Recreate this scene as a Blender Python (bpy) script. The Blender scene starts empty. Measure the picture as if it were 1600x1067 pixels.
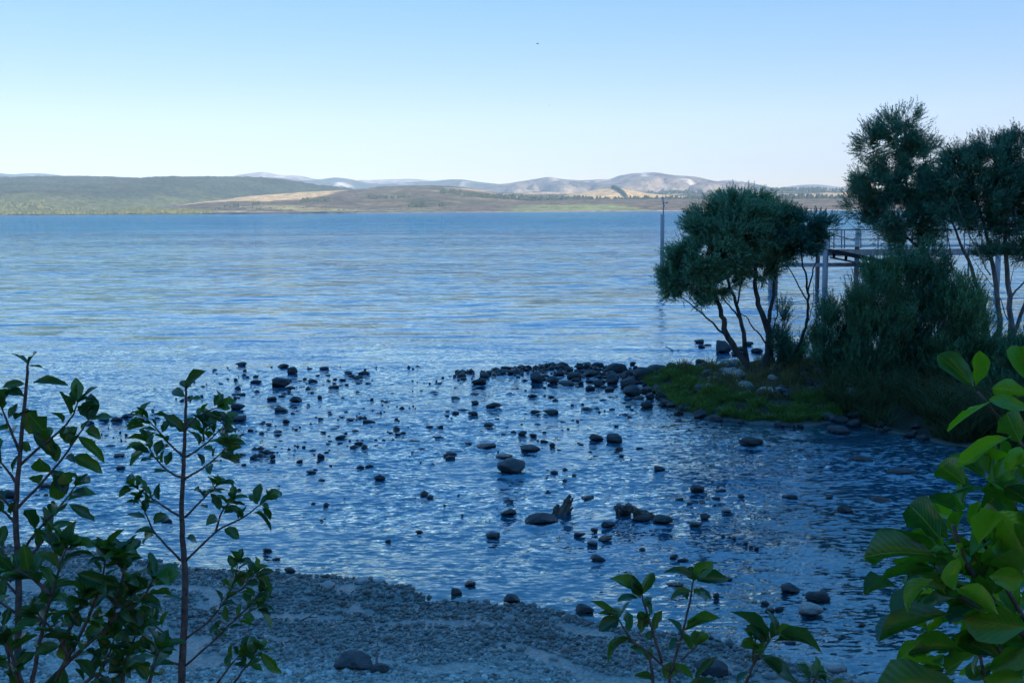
import bpy, math, random
import numpy as np
from mathutils import Vector, Matrix, noise as mnoise

# ------------------------------------------------------------------ camera, sky, sun, exposure
scene = bpy.context.scene
COL = scene.collection
W0, H0, F = 1600.0, 1067.0, 1556.0          # photo size and focal length in photo pixels
CAM_H, PITCH, ROLL = 4.2, math.radians(7.47), math.radians(-0.33)

cam_d = bpy.data.cameras.new('camera')
cam = bpy.data.objects.new('camera', cam_d)
COL.objects.link(cam)
cam_d.sensor_width = 36.0
cam_d.lens = 36.0 * F / W0
cam_d.clip_start = 0.05
cam_d.clip_end = 90000.0
RM = Matrix.Rotation(math.radians(90) - PITCH, 3, 'X') @ Matrix.Rotation(ROLL, 3, 'Z')
cam.matrix_world = Matrix.Translation((0, 0, CAM_H)) @ RM.to_4x4()
scene.camera = cam

SUN_EL, SUN_AZ = math.radians(18.0), math.radians(180 - 30)   # azimuth clockwise from +Y (view direction): behind, to the right
world = bpy.data.worlds.new('World')
scene.world = world
world.use_nodes = True
wn = world.node_tree
wn.nodes.clear()
sky = wn.nodes.new('ShaderNodeTexSky')
sky.sky_type = 'NISHITA'
sky.sun_disc = False
sky.sun_elevation = SUN_EL
sky.sun_rotation = SUN_AZ
sky.altitude = 200
sky.air_density = 1.0
sky.dust_density = 0.12
sky.ozone_density = 1.5
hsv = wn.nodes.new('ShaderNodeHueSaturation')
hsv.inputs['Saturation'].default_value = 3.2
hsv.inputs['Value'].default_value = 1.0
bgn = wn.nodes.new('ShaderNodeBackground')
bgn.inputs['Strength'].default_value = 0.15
won = wn.nodes.new('ShaderNodeOutputWorld')
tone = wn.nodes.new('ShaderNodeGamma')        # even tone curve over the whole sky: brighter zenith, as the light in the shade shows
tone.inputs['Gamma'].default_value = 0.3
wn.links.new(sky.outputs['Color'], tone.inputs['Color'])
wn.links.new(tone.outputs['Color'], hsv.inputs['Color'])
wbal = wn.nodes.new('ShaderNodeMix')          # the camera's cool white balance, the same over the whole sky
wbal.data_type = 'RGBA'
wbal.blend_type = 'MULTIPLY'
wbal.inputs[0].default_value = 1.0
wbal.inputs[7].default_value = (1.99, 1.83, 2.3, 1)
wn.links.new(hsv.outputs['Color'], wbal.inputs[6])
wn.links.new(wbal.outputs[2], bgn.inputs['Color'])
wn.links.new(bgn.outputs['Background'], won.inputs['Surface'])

sun_d = bpy.data.lights.new('sun', 'SUN')
sun_d.energy = 4.8
sun_d.angle = math.radians(0.5)
sun_d.color = (1.0, 0.84, 0.66)
sun = bpy.data.objects.new('sun', sun_d)
COL.objects.link(sun)
sdir = Vector((math.sin(SUN_AZ) * math.cos(SUN_EL), math.cos(SUN_AZ) * math.cos(SUN_EL), math.sin(SUN_EL)))
sun.rotation_euler = sdir.to_track_quat('Z', 'Y').to_euler()

vs = scene.view_settings
vs.view_transform = 'Standard'
vs.look = 'None'
vs.exposure = 0.9
vs.gamma = 1.0
vs.use_curve_mapping = False
scene.cycles.max_bounces = 8
scene.cycles.transparent_max_bounces = 12
scene.cycles.volume_bounces = 0
scene.cycles.use_denoising = True
scene.cycles.caustics_reflective = False
scene.cycles.caustics_refractive = False

# ------------------------------------------------------------------ helpers
rnd = random.Random(7)
nrs = np.random.RandomState(11)
CAMP = Vector((0, 0, CAM_H))


def ray(x, y):
    return (RM @ Vector(((x - W0 / 2) / F, -(y - H0 / 2) / F, -1.0))).normalized()


def PZ(x, y, z=0.0):
    """point of the plane at height z seen at photo pixel x, y"""
    d = ray(x, y)
    return CAMP + d * ((z - CAM_H) / d.z)


def PY(x, y, dist):
    """point at distance dist straight ahead seen at photo pixel x, y"""
    d = ray(x, y)
    return CAMP + d * (dist / d.y)


_gt = np.random.RandomState(5).rand(4096) * 2 * math.pi
_GX, _GY = np.cos(_gt), np.sin(_gt)


def pn(x, y, seed=0):
    """2-D gradient noise, about -0.7 .. 0.7"""
    x = np.asarray(x, float); y = np.asarray(y, float)
    xi = np.floor(x).astype(np.int64); yi = np.floor(y).astype(np.int64)
    fx = x - xi; fy = y - yi
    u = fx * fx * fx * (fx * (fx * 6 - 15) + 10); v = fy * fy * fy * (fy * (fy * 6 - 15) + 10)

    def g(ix, iy, dx, dy):
        h = (ix * 374761393 + iy * 668265263 + seed * 974634769) & 0xffffffff
        h = ((h ^ (h >> 13)) * 1274126177) & 0xffffffff
        h = (h ^ (h >> 16)) & 4095
        return _GX[h] * dx + _GY[h] * dy
    a = g(xi, yi, fx, fy); b = g(xi + 1, yi, fx - 1, fy)
    c = g(xi, yi + 1, fx, fy - 1); d = g(xi + 1, yi + 1, fx - 1, fy - 1)
    return (a + (b - a) * u) * (1 - v) + (c + (d - c) * u) * v


def fbm(x, y, octv=4, seed=0, gain=0.5, lac=2.03):
    s = 0.0; a = 1.0; f = 1.0
    for i in range(octv):
        s = s + a * pn(x * f, y * f, seed + i * 17)
        a *= gain; f *= lac
    return s


def sstep(a, b, x):
    t = np.clip((np.asarray(x, float) - a) / (b - a), 0, 1)
    return t * t * (3 - 2 * t)


def mesh_np(name, co, faces, mat=None, smooth=True, uvless=True):
    """faces: (n,k) int array (all the same k) or list of such arrays"""
    me = bpy.data.meshes.new(name)
    co = np.ascontiguousarray(co, dtype=np.float32)
    if not isinstance(faces, list):
        faces = [faces]
    idx = np.concatenate([f.reshape(-1) for f in faces]).astype(np.int32)
    tot = np.concatenate([np.full(len(f), f.shape[1], np.int32) for f in faces])
    st = np.concatenate([[0], np.cumsum(tot)[:-1]]).astype(np.int32)
    me.vertices.add(len(co)); me.vertices.foreach_set('co', co.reshape(-1))
    me.loops.add(len(idx)); me.loops.foreach_set('vertex_index', idx)
    me.polygons.add(len(tot)); me.polygons.foreach_set('loop_start', st)
    me.polygons.foreach_set('loop_total', tot)
    me.polygons.foreach_set('use_smooth', np.full(len(tot), smooth, bool))
    me.update(calc_edges=True)
    if mat:
        me.materials.append(mat)
    return me


def attr(me, name, vals):
    vals = np.asarray(vals, np.float32)
    if vals.ndim == 1:
        a = me.attributes.new(name, 'FLOAT', 'POINT'); a.data.foreach_set('value', vals)
    else:
        a = me.attributes.new(name, 'FLOAT_COLOR', 'POINT')
        if vals.shape[1] == 3:
            vals = np.concatenate([vals, np.ones((len(vals), 1), np.float32)], 1)
        a.data.foreach_set('color', vals.reshape(-1))


def link(name, me, parent=None, loc=None, label=None, cat=None, group=None, kind=None):
    o = bpy.data.objects.new(name, me)
    COL.objects.link(o)
    if parent is not None:
        o.parent = parent
    if loc is not None:
        o.location = loc
    if label: o['label'] = label
    if cat: o['category'] = cat
    if group: o['group'] = group
    if kind: o['kind'] = kind
    return o


def empty(name, loc, label, cat, group=None):
    o = link(name, None, None, loc, label, cat, group)
    o.empty_display_size = 0.2
    return o


def grid_faces(nx, ny):
    """vertex index = j*nx+i"""
    i, j = np.meshgrid(np.arange(nx - 1), np.arange(ny - 1))
    a = (j * nx + i).reshape(-1)
    return np.stack([a, a + 1, a + nx + 1, a + nx], 1)


def tube_np(pts, rads, k=6):
    """tube along a polyline; returns co, quads (open ended but for a tip point)"""
    pts = np.asarray(pts, float); n = len(pts)
    rads = np.broadcast_to(np.asarray(rads, float), (n,))
    tan = np.gradient(pts, axis=0)
    tan /= np.linalg.norm(tan, axis=1)[:, None] + 1e-9
    ref = np.array([0.31, 0.87, 0.12])
    a = np.cross(tan, ref); a /= np.linalg.norm(a, axis=1)[:, None] + 1e-9
    b = np.cross(tan, a)
    th = np.arange(k) * 2 * math.pi / k
    co = pts[:, None, :] + rads[:, None, None] * (np.cos(th)[None, :, None] * a[:, None, :] + np.sin(th)[None, :, None] * b[:, None, :])
    co = co.reshape(-1, 3)
    f = []
    for j in range(n - 1):
        for i in range(k):
            f.append((j * k + i, j * k + (i + 1) % k, (j + 1) * k + (i + 1) % k, (j + 1) * k + i))
    c0 = list(range(k))[::-1]; c1 = [(n - 1) * k + i for i in range(k)]
    return co, np.array(f, int), c0, c1


class MB:
    """collects pieces of ONE part"""
    def __init__(s):
        s.co = []; s.q = []; s.t = []; s.n = 0

    def add(s, co, quads=None, tris=None):
        if quads is not None and len(quads): s.q.append(np.asarray(quads, int) + s.n)
        if tris is not None and len(tris): s.t.append(np.asarray(tris, int) + s.n)
        s.co.append(np.asarray(co, float)); s.n += len(co)

    def tube(s, pts, rads, k=6):
        co, q, c0, c1 = tube_np(pts, rads, k)
        t = [(c0[0], c0[i], c0[i + 1]) for i in range(1, k - 1)] + [(c1[0], c1[i], c1[i + 1]) for i in range(1, k - 1)]
        s.add(co, q, t)

    def box(s, c, d, rot=None):
        x, y, z = [v / 2 for v in d]
        co = np.array([(i * x, j * y, k * z) for k in (-1, 1) for j in (-1, 1) for i in (-1, 1)])
        if rot is not None:
            co = co @ np.array(rot.to_3x3()).T
        s.add(co + np.array(c), [(0, 2, 3, 1), (4, 5, 7, 6), (0, 1, 5, 4), (2, 6, 7, 3), (0, 4, 6, 2), (1, 3, 7, 5)])

    def mesh(s, name, mat, smooth=False, off=None):
        co = np.concatenate(s.co)
        if off is not None:
            co = co - np.array(off)
        fs = []
        if s.q: fs.append(np.concatenate(s.q))
        if s.t: fs.append(np.concatenate(s.t))
        return mesh_np(name, co, fs, mat, smooth)


# ------------------------------------------------------------------ material helpers
class NT:
    def __init__(s, name, disp=False):
        s.m = bpy.data.materials.new(name); s.m.use_nodes = True
        s.t = s.m.node_tree; s.t.nodes.clear()
        s.out = s.t.nodes.new('ShaderNodeOutputMaterial')

    def n(s, typ, **kw):
        nd = s.t.nodes.new(typ)
        for k, v in kw.items():
            if k.startswith('i_'):
                nd.inputs[k[2:].replace('_', ' ')].default_value = v
            else:
                setattr(nd, k, v)
        return nd

    def l(s, a, b):
        s.t.links.new(a, b)

    def coords(s, kind='Object', scale=(1, 1, 1)):
        tc = s.n('ShaderNodeTexCoord'); mp = s.n('ShaderNodeMapping')
        mp.inputs['Scale'].default_value = scale
        s.l(tc.outputs[kind], mp.inputs['Vector'])
        return mp.outputs['Vector']

    def noise(s, vec, scale, detail=4, rough=0.55):
        nd = s.n('ShaderNodeTexNoise')
        nd.inputs['Scale'].default_value = scale; nd.inputs['Detail'].default_value = detail
        nd.inputs['Roughness'].default_value = rough
        s.l(vec, nd.inputs['Vector'])
        return nd

    def ramp(s, fac, stops):
        r = s.n('ShaderNodeValToRGB')
        el = r.color_ramp.elements
        while len(el) < len(stops): el.new(0.5)
        for e, (p, c) in zip(el, stops):
            e.position = p; e.color = (c[0], c[1], c[2], 1)
        s.l(fac, r.inputs['Fac'])
        return r.outputs['Color']

    def mix(s, fac, a, b, blend='MIX'):
        m = s.n('ShaderNodeMix', data_type='RGBA', blend_type=blend)
        for v, i in ((fac, 0), (a, 6), (b, 7)):
            if hasattr(v, 'is_linked'): s.l(v, m.inputs[i])
            elif i == 0: m.inputs[0].default_value = v
            else: m.inputs[i].default_value = (*v, 1)
        return m.outputs[2]

    def math(s, op, a, b=None):
        m = s.n('ShaderNodeMath', operation=op)
        for v, i in ((a, 0), (b, 1)):
            if v is None: continue
            if hasattr(v, 'is_linked'): s.l(v, m.inputs[i])
            else: m.inputs[i].default_value = v
        return m.outputs[0]

    def bsdf(s, color, rough=0.8, spec=0.3, bump=None, bstr=0.3, bdist=0.02, **kw):
        p = s.n('ShaderNodeBsdfPrincipled')
        if hasattr(color, 'is_linked'): s.l(color, p.inputs['Base Color'])
        else: p.inputs['Base Color'].default_value = (*color, 1)
        if hasattr(rough, 'is_linked'): s.l(rough, p.inputs['Roughness'])
        else: p.inputs['Roughness'].default_value = rough
        p.inputs['Specular IOR Level'].default_value = spec
        if bump is not None:
            b = s.n('ShaderNodeBump'); b.inputs['Strength'].default_value = bstr; b.inputs['Distance'].default_value = bdist
            s.l(bump, b.inputs['Height']); s.l(b.outputs['Normal'], p.inputs['Normal'])
        for k, v in kw.items():
            p.inputs[k.replace('_', ' ')].default_value = v
        return p

    def done(s, shader):
        s.l(shader.outputs[0], s.out.inputs['Surface'])
        return s.m


def simple_mat(name, c1, c2, scale, rough=0.8, bstr=0.3, bdist=0.02, spec=0.3, coords='Object', stretch=(1, 1, 1), rand=0.0):
    t = NT(name)
    v = t.coords(coords, stretch)
    nz = t.noise(v, scale, 6)
    c = t.ramp(nz.outputs['Fac'], [(0.3, c1), (0.7, c2)])
    if rand:
        oi = t.n('ShaderNodeObjectInfo')
        k = t.math('MULTIPLY_ADD', oi.outputs['Random'], rand); k.node.inputs[2].default_value = 1 - rand / 2
        cc = t.n('ShaderNodeHueSaturation'); t.l(k, cc.inputs['Value']); t.l(c, cc.inputs['Color']); c = cc.outputs['Color']
    return t.done(t.bsdf(c, rough, spec, nz.outputs['Fac'], bstr, bdist))
# ------------------------------------------------------------------ far land beyond the lake
def land_mat(name, bumpscale, bstr, bdist, tint=1.0):
    """albedo painted per vertex (attribute 'alb') with fine mottling"""
    t = NT(name)
    a = t.n('ShaderNodeAttribute', attribute_name='alb')
    v = t.coords('Object')
    nz = t.noise(v, bumpscale, 5, 0.65)
    k = t.ramp(nz.outputs['Fac'], [(0.33, (0.45, 0.45, 0.47)), (0.68, (1.55, 1.53, 1.48))])
    c = t.mix(1.0, a.outputs['Color'], k, 'MULTIPLY')
    return t.done(t.bsdf(c, 0.95, 0.05, nz.outputs['Fac'], bstr, bdist))


M_FOREST = land_mat('hill_forest', 0.045, 0.8, 14)
M_FIELD = land_mat('hill_field', 0.035, 0.6, 6)
M_MOUNT = land_mat('mountain_grass', 0.009, 0.8, 50)


def ridge(name, prof, D, front, back, mat, step, colour, relief=0.0, rscale=400, canopy=0.0, seed=0, power=1.0, gully=0.0, foot=None):
    """a hill: crest line at distance D through photo profile prof, falling to the water level in front"""
    pts = [PY(x, y, D) for x, y in prof]
    X = np.array([p.x for p in pts]); Z = np.array([p.z for p in pts])
    xs = np.arange(X[0], X[-1] + step, step)
    ys = np.concatenate([np.arange(D - front, D, step), np.arange(D, D + back + step, step * 1.6)])
    gx, gy = np.meshgrid(xs, ys)
    h = np.interp(xs, X, Z)
    kk = max(1, int(rscale / step / 20))
    ker = np.ones(2 * kk + 1) / (2 * kk + 1)
    hp = np.convolve(np.pad(h, kk, mode='edge'), ker, 'valid')
    hh = hp[None, :] * np.ones_like(gx)
    ff = front if foot is None else np.interp(gx, [PY(x, 320, D).x for x, _ in foot], [D - q for _, q in foot])
    t = np.where(gy < D, (gy - (D - ff)) / ff, 1 - (gy - D) / back * 0.7)
    t = np.clip(t, 0, 1)
    sh = np.where(gy < D, np.power(t, power) * (1.6 - 0.6 * t), t)
    edge = np.sin(np.clip(t, 0, 1) * math.pi) * 1.0 + 0.07
    z = hh * sh
    if relief:
        z += relief * edge * fbm(gx / rscale, gy / rscale, 5, seed) * np.clip(hh / hh.max(), 0.2, 1)
    if gully:
        wx = gx + 0.35 * rscale * fbm(gx / rscale, gy / rscale, 2, seed + 40)
        g = np.abs(fbm(wx / (rscale * 0.55), gy / (rscale * 1.6), 4, seed + 9))
        z -= gully * (0.5 - np.clip(g * 1.6, 0, 0.5)) * edge * np.clip(hh / hh.max(), 0.1, 1)
    if canopy:
        z += canopy * fbm(gx / (canopy * 3), gy / (canopy * 3), 2, seed + 3)
    z = np.maximum(z, 0.6)
    co = np.stack([gx, gy, z], -1).reshape(-1, 3)
    me = mesh_np(name, co, grid_faces(len(xs), len(ys)), mat, True)
    attr(me, 'alb', np.clip(colour(gx, gy, z, t).reshape(-1, 3), 0, 1))
    return link(name, me, kind='structure')


def lerp(a, b, t):
    return np.asarray(a) * (1 - t[..., None]) + np.asarray(b) * t[..., None]


def c_mount(lo, hi):
    def f(gx, gy, z, t):
        n = np.clip(fbm(gx / 600, gy / 600, 4, 3) * 1.2 + 0.5, 0, 1)
        c = lerp(lo, hi, n)
        scr = sstep(0.42, 0.6, fbm(gx / 260, gy / 500, 4, 8) + 0.35 * (z / z.max() - 0.5))
        return lerp(c, np.ones_like(c) * (0.6, 0.55, 0.48), scr * 0.8)
    return f


ridge('far_mountain_range', [(300, 300), (345, 286), (370, 274), (390, 271), (408, 268), (420, 269), (436, 274), (450, 273), (466, 273), (490, 279),
      (515, 280), (540, 284), (570, 281), (600, 281), (640, 279), (664, 281), (690, 284), (740, 290), (800, 300)],
      9700, 1900, 300, M_MOUNT, 36, c_mount((0.24, 0.2, 0.15), (0.42, 0.37, 0.3)), 120, 800, seed=2, gully=150)
ridge('low_cloud_as_range', [(1180, 300), (1215, 294), (1250, 289), (1280, 288), (1310, 292), (1345, 296), (1400, 293), (1500, 296), (1650, 300)],
      9750, 1500, 300, M_MOUNT, 60, c_mount((0.2, 0.18, 0.15), (0.34, 0.3, 0.26)), 120, 1500, seed=6)  # a low pale cloud, modelled as a far ridge
ridge('blue_hill_range', [(-260, 280), (-60, 268), (0, 270.5), (20, 273), (40, 271.5), (60, 271), (85, 273), (105, 276), (150, 284), (240, 290), (330, 288), (380, 281), (430, 277),
      (470, 282), (500, 280), (520, 277), (545, 279), (575, 286), (605, 288), (640, 285), (680, 283), (700, 280.5), (720, 280.5), (745, 284), (790, 289), (850, 296)],
      8700, 1500, 500, M_MOUNT, 36, c_mount((0.05, 0.07, 0.055), (0.1, 0.11, 0.08)), 60, 700, seed=12, gully=60)
ridge('bare_mountain', [(660, 302), (700, 298), (735, 292), (760, 290), (800, 285), (835, 279), (860, 276), (880, 279), (905, 281), (930, 281), (950, 280), (965, 275), (985, 271), (1005, 269), (1022, 268),
      (1035, 270), (1050, 273.5), (1068, 275), (1085, 275.5), (1100, 280), (1118, 284), (1130, 282), (1148, 281), (1165, 285), (1180, 291), (1200, 297), (1240, 302)],
      7800, 1900, 700, M_MOUNT, 22, c_mount((0.13, 0.11, 0.09), (0.27, 0.225, 0.17)), 26, 700, seed=21, gully=200)


def c_forest(gx, gy, z, t):
    n = np.clip(fbm(gx / 160, gy / 160, 4, 31) * 1.1 + 0.5, 0, 1)
    dark = lerp((0.028, 0.045, 0.022), (0.062, 0.082, 0.035), n)
    light = lerp((0.07, 0.095, 0.03), (0.15, 0.16, 0.06), n)
    low = sstep(0.34, 0.24, t + 0.06 * fbm(gx / 200, gy / 200, 3, 37))
    return lerp(dark, light, low)


ridge('forested_hill', [(-420, 288), (-250, 281), (-100, 279), (0, 277), (60, 277), (120, 276), (180, 277), (220, 278.5), (250, 279), (290, 277), (330, 276), (370, 276.5), (400, 277), (430, 279),
      (460, 283), (480, 286), (500, 289), (520, 291), (545, 294), (580, 300), (620, 312), (660, 322)],
      4700, 2150, 700, M_FOREST, 13, c_forest, 26, 420, canopy=7, seed=33, power=1.1, foot=[(200, 2560), (330, 2800), (430, 3500), (520, 4250), (600, 4500)])


def c_gold(gx, gy, z, t):
    """dry golden paddock high on the slope, brown scrub below, pale flats by the shore"""
    n = np.clip(fbm(gx / 120, gy / 120, 4, 51) + 0.5, 0, 1)
    scrub = lerp((0.085, 0.066, 0.042), (0.17, 0.13, 0.085), n)
    gold = lerp((0.58, 0.40, 0.18), (0.7, 0.5, 0.24), n)
    g = sstep(0.27, 0.32, t + 0.05 * fbm(gx / 260, gy / 260, 3, 53)) * sstep(-1120, -1060, gx - 0.0 * gy) * sstep(-610, -625, gx)
    c = lerp(scrub, gold, g)
    flat = sstep(0.16, 0.10, t) * sstep(0.42, 0.5, np.clip(fbm(gx / 300, gy / 60, 3, 57) + 0.5, 0, 1))
    c = lerp(c, np.ones_like(c) * (0.3, 0.27, 0.12), flat)
    shore = sstep(0.035, 0.02, t)
    return lerp(c, np.ones_like(c) * (0.45, 0.4, 0.33), shore)


ridge('golden_paddock_hill', [(330, 330), (370, 322), (400, 313), (430, 307), (470, 303), (510, 299.5), (550, 297), (585, 294.5), (600, 299), (640, 308), (700, 320), (740, 327)],
      4200, 1450, 500, M_FIELD, 16, c_gold, 10, 300, canopy=2.0, seed=41, power=0.9)


def c_scrub(gx, gy, z, t):
    n = np.clip(fbm(gx / 90, gy / 90, 4, 61) + 0.5, 0, 1)
    scrub = lerp((0.08, 0.07, 0.035), (0.2, 0.155, 0.085), n)
    tr = sstep(0.30, 0.36, fbm(gx / 240 + gy / 500, gy / 320, 3, 63)) * sstep(0.25, 0.4, t)
    c = lerp(scrub, np.ones_like(scrub) * (0.46, 0.32, 0.17), tr)
    dk = sstep(0.22, 0.32, fbm(gx / 180, gy / 120, 3, 66))
    c = lerp(c, np.ones_like(c) * (0.04, 0.055, 0.03), dk * 0.8)
    shore = sstep(0.035, 0.02, t)
    return lerp(c, np.ones_like(c) * (0.45, 0.4, 0.33), shore)


ridge('scrub_hill', [(560, 306), (585, 297), (610, 292), (640, 290), (670, 290), (700, 291), (725, 293), (742, 296), (758, 299), (785, 303), (820, 309), (860, 318)],
      4450, 1500, 500, M_FIELD, 16, c_scrub, 14, 300, canopy=2.5, seed=43, power=0.85)


def c_knoll(gx, gy, z, t):
    n = np.clip(fbm(gx / 120, gy / 120, 4, 71) + 0.5, 0, 1)
    return lerp((0.55, 0.38, 0.17), (0.68, 0.48, 0.23), n)


ridge('golden_knoll', [(860, 312), (895, 303), (920, 298), (945, 294.5), (962, 293), (985, 297), (1010, 302), (1050, 306), (1090, 311)],
      4900, 700, 500, M_FIELD, 18, c_knoll, 6, 250, seed=45)


def c_back(gx, gy, z, t):
    n = np.clip(fbm(gx / 260, gy / 120, 4, 81) + 0.5, 0, 1)
    c = lerp((0.05, 0.065, 0.035), (0.1, 0.095, 0.05), n)
    g = sstep(0.0, 0.06, fbm(gx / 420, gy / 160, 3, 83)) * sstep(0.3, 0.42, t)
    return lerp(c, np.ones_like(c) * (0.56, 0.40, 0.2), g)


ridge('rolling_farmland', [(680, 312), (760, 302), (830, 300), (900, 301), (980, 302), (1060, 300.5), (1120, 300), (1180, 297.5), (1240, 297), (1300, 297.5), (1360, 297), (1500, 296), (1700, 295), (1950, 300)],
      5600, 1500, 900, M_FIELD, 22, c_back, 12, 300, canopy=4, seed=47)


def c_flat(gx, gy, z, t):
    n = np.clip(fbm(gx / 70, gy / 50, 4, 91) + 0.5, 0, 1)
    c = lerp((0.11, 0.085, 0.055), (0.24, 0.19, 0.125), n)
    grn = sstep(0.04, 0.07, t) * sstep(0.42, 0.36, t) * sstep(-60, 60, gx) * sstep(330, 290, gx + 0.2 * (gy - 3000))
    grn2 = sstep(0.12, 0.16, t) * sstep(0.36, 0.3, t) * sstep(-900, -760, gx) * sstep(-160, -260, gx) * sstep(-0.1, 0.1, fbm(gx / 200, gy / 80, 2, 95) + 0.12)
    c = lerp(c, np.ones_like(c) * (0.27, 0.30, 0.12), np.clip(grn + 0.8 * grn2, 0, 1))
    shore = sstep(0.05, 0.025, t)
    return lerp(c, np.ones_like(c) * (0.5, 0.44, 0.36), shore)


ridge('lakeside_flats', [(150, 330), (330, 329), (420, 325), (520, 322), (640, 320), (760, 317), (860, 313), (960, 311.5), (1100, 311), (1250, 310.5), (1400, 310), (1700, 309), (2100, 309)],
      3500, 850, 500, M_FIELD, 14, c_flat, 2.5, 200, canopy=1.5, seed=49, power=1.0)

# ground sheet under everything on the far side
gm = mesh_np('far_ground', np.array([(-14000, 2620, -0.6), (14000, 2620, -0.6), (14000, 10100, -0.6), (-14000, 10100, -0.6)], float), np.array([[0, 1, 2, 3]]),
             simple_mat('far_ground_grass', (0.06, 0.06, 0.035), (0.12, 0.1, 0.06), 0.004, 0.95, 0.1, 1))
link('far_ground', gm, kind='structure')


def surface_z(objs, dg, x, y):
    z = 0.5
    for o in objs:
        ok, loc, nn, fi = o.ray_cast(Vector((x, y, 5000)), Vector((0, 0, -1)))
        if ok: z = max(z, loc.z)
    return z


bpy.context.view_layer.update()
_dg = bpy.context.evaluated_depsgraph_get()
HILLS = [o for o in bpy.data.objects if o.type == 'MESH' and o.name in ('forested_hill', 'golden_paddock_hill', 'scrub_hill', 'golden_knoll', 'rolling_farmland', 'lakeside_flats')]

_ico = None


def blob_tree(mb, p, h, w, r):
    """a far tree: a lumpy tapering crown, 24 triangles or so"""
    k = 6
    rings = [(0.0, 0.45), (0.22, 1.0), (0.55, 0.8), (0.85, 0.38)]
    co = []; q = []; t = []
    for (zz, rr) in rings:
        for i in range(k):
            a = 2 * math.pi * (i + r.random() * 0.5) / k
            j = rr * w * 0.5 * (0.75 + 0.5 * r.random())
            co.append((p[0] + math.cos(a) * j, p[1] + math.sin(a) * j, p[2] + zz * h * (0.92 + 0.16 * r.random())))
    co.append((p[0], p[1], p[2] + h))
    for j in range(len(rings) - 1):
        for i in range(k):
            q.append((j * k + i, j * k + (i + 1) % k, (j + 1) * k + (i + 1) % k, (j + 1) * k + i))
    b = (len(rings) - 1) * k
    for i in range(k): t.append((b + i, b + (i + 1) % k, len(co) - 1))
    mb.add(co, q, t)


M_FARTREE = simple_mat('far_tree_leaf', (0.014, 0.028, 0.014), (0.05, 0.07, 0.03), 0.06, 0.95, 0.2, 1.0, 0.05)


def wood(name, label, spots, mat=None):
    """spots: (x, y, height, width)"""
    mb = MB(); r = random.Random(len(spots))
    for (x, y, h, w) in spots:
        blob_tree(mb, (x, y, surface_z(HILLS, _dg, x, y) - 0.8), h, w, r)
    link(name, mb.mesh(name, mat or M_FARTREE, True), label=label, cat='wood', kind='stuff')


r = random.Random(3)
sp = []
for i in range(900):      # the long shelter belt behind the flats
    px = r.uniform(690, 1420)
    Y = 3520 + r.random() ** 2 * 160 + 60 * math.sin(px / 70)
    X = PY(px, 310, Y).x
    sp.append((X, Y, r.uniform(9, 21) * (0.65 if px < 780 else 1.0), r.uniform(9, 18)))
wood('shelter_belt', 'long dark belt of trees behind the brown lakeside flats', sp)
sp = []
for (a, b, Y, n, h) in ((640, 666, 3050, 40, 15), (470, 515, 3080, 40, 12), (688, 694, 3060, 6, 14), (575, 615, 3300, 45, 11), (622, 640, 3330, 20, 11), (395, 405, 3000, 8, 10),
                        (350, 372, 2950, 18, 9), (740, 800, 3600, 60, 12), (810, 850, 3560, 40, 12), (330, 560, 2850, 40, 5), (560, 900, 2880, 40, 4)):
    for i in range(n):
        px = r.uniform(a, b); Yq = Y + r.uniform(-45, 45)
        sp.append((PY(px, 310, Yq).x, Yq, h * r.uniform(0.6, 1.15), h * r.uniform(0.5, 0.9)))
wood('paddock_copses', 'scattered dark copses and hedges on the paddocks along the far shore', sp)
sp = []
for i in range(110):      # diagonal row climbing the golden knoll, and clumps on the farmland behind
    f = r.random(); px = 956 + f * 24; Y = 4880 - f * 420 + r.uniform(-15, 15)
    sp.append((PY(px, 300, Y).x, Y, r.uniform(13, 19), r.uniform(10, 14)))
wood('knoll_tree_row', 'dark row of trees running down the golden knoll', sp)
sp = []
for i in range(420):
    px = r.choice((r.uniform(1000, 1160), r.uniform(1160, 1420), r.uniform(1200, 1290), r.uniform(480, 620)))
    Y = r.uniform(5150, 5650)
    sp.append((PY(px, 300, Y).x, Y, r.uniform(10, 20), r.uniform(12, 26)))
wood('farmland_trees', 'dark shelter trees on the rolling farmland under the bare mountain', sp)
sp = []
for i in range(2600):      # tree crowns on the near slope of the forested hill, told apart only by their tops
    px = r.uniform(-60, 330); Y = 2575 + 520 * r.random() ** 1.5 * (1.0 if px < 150 else max(0.25, 1 - (px - 150) / 240))
    if pn(np.array([px / 22.0]), np.array([Y / 90.0]), 77)[0] < -0.12 - 0.25 * (Y < 2750): continue
    sp.append((PY(px, 320, Y).x, Y, r.uniform(6, 13), r.uniform(8, 17)))
M_BUSH = simple_mat('lakeside_bush_leaf', (0.05, 0.07, 0.025), (0.15, 0.16, 0.06), 0.03, 0.95, 0.2, 1.0, 0.05)
wood('lakeside_bush', 'sunlit olive green bush covering the foot of the forested hill', sp, M_BUSH)

# forested ridge behind the photographer: it is what keeps this shore in shade
rx = np.linspace(-1500, 1900, 260); ry = np.linspace(-760, -24, 90)
gx, gy = np.meshgrid(rx, ry)
d = -gy
hz = 225 * np.clip(d / 390, 0, 1) ** 1.6 * (1 - 0.6 * sstep(430, 760, d)) * (1 + 0.02 * pn(gx / 230, gy / 230, 3)) + 2.3 + 3 * fbm(gx / 20, gy / 20, 3, 4) * sstep(24, 60, d)
me = mesh_np('wooded_ridge', np.stack([gx, gy, hz], -1).reshape(-1, 3), grid_faces(260, 90), M_FOREST)
n_ = np.clip(fbm(gx / 20, gy / 20, 3, 31) + 0.5, 0, 1)
attr(me, 'alb', lerp((0.03, 0.045, 0.022), (0.06, 0.08, 0.035), n_).reshape(-1, 3))
link('wooded_ridge', me, kind='structure')

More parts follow.
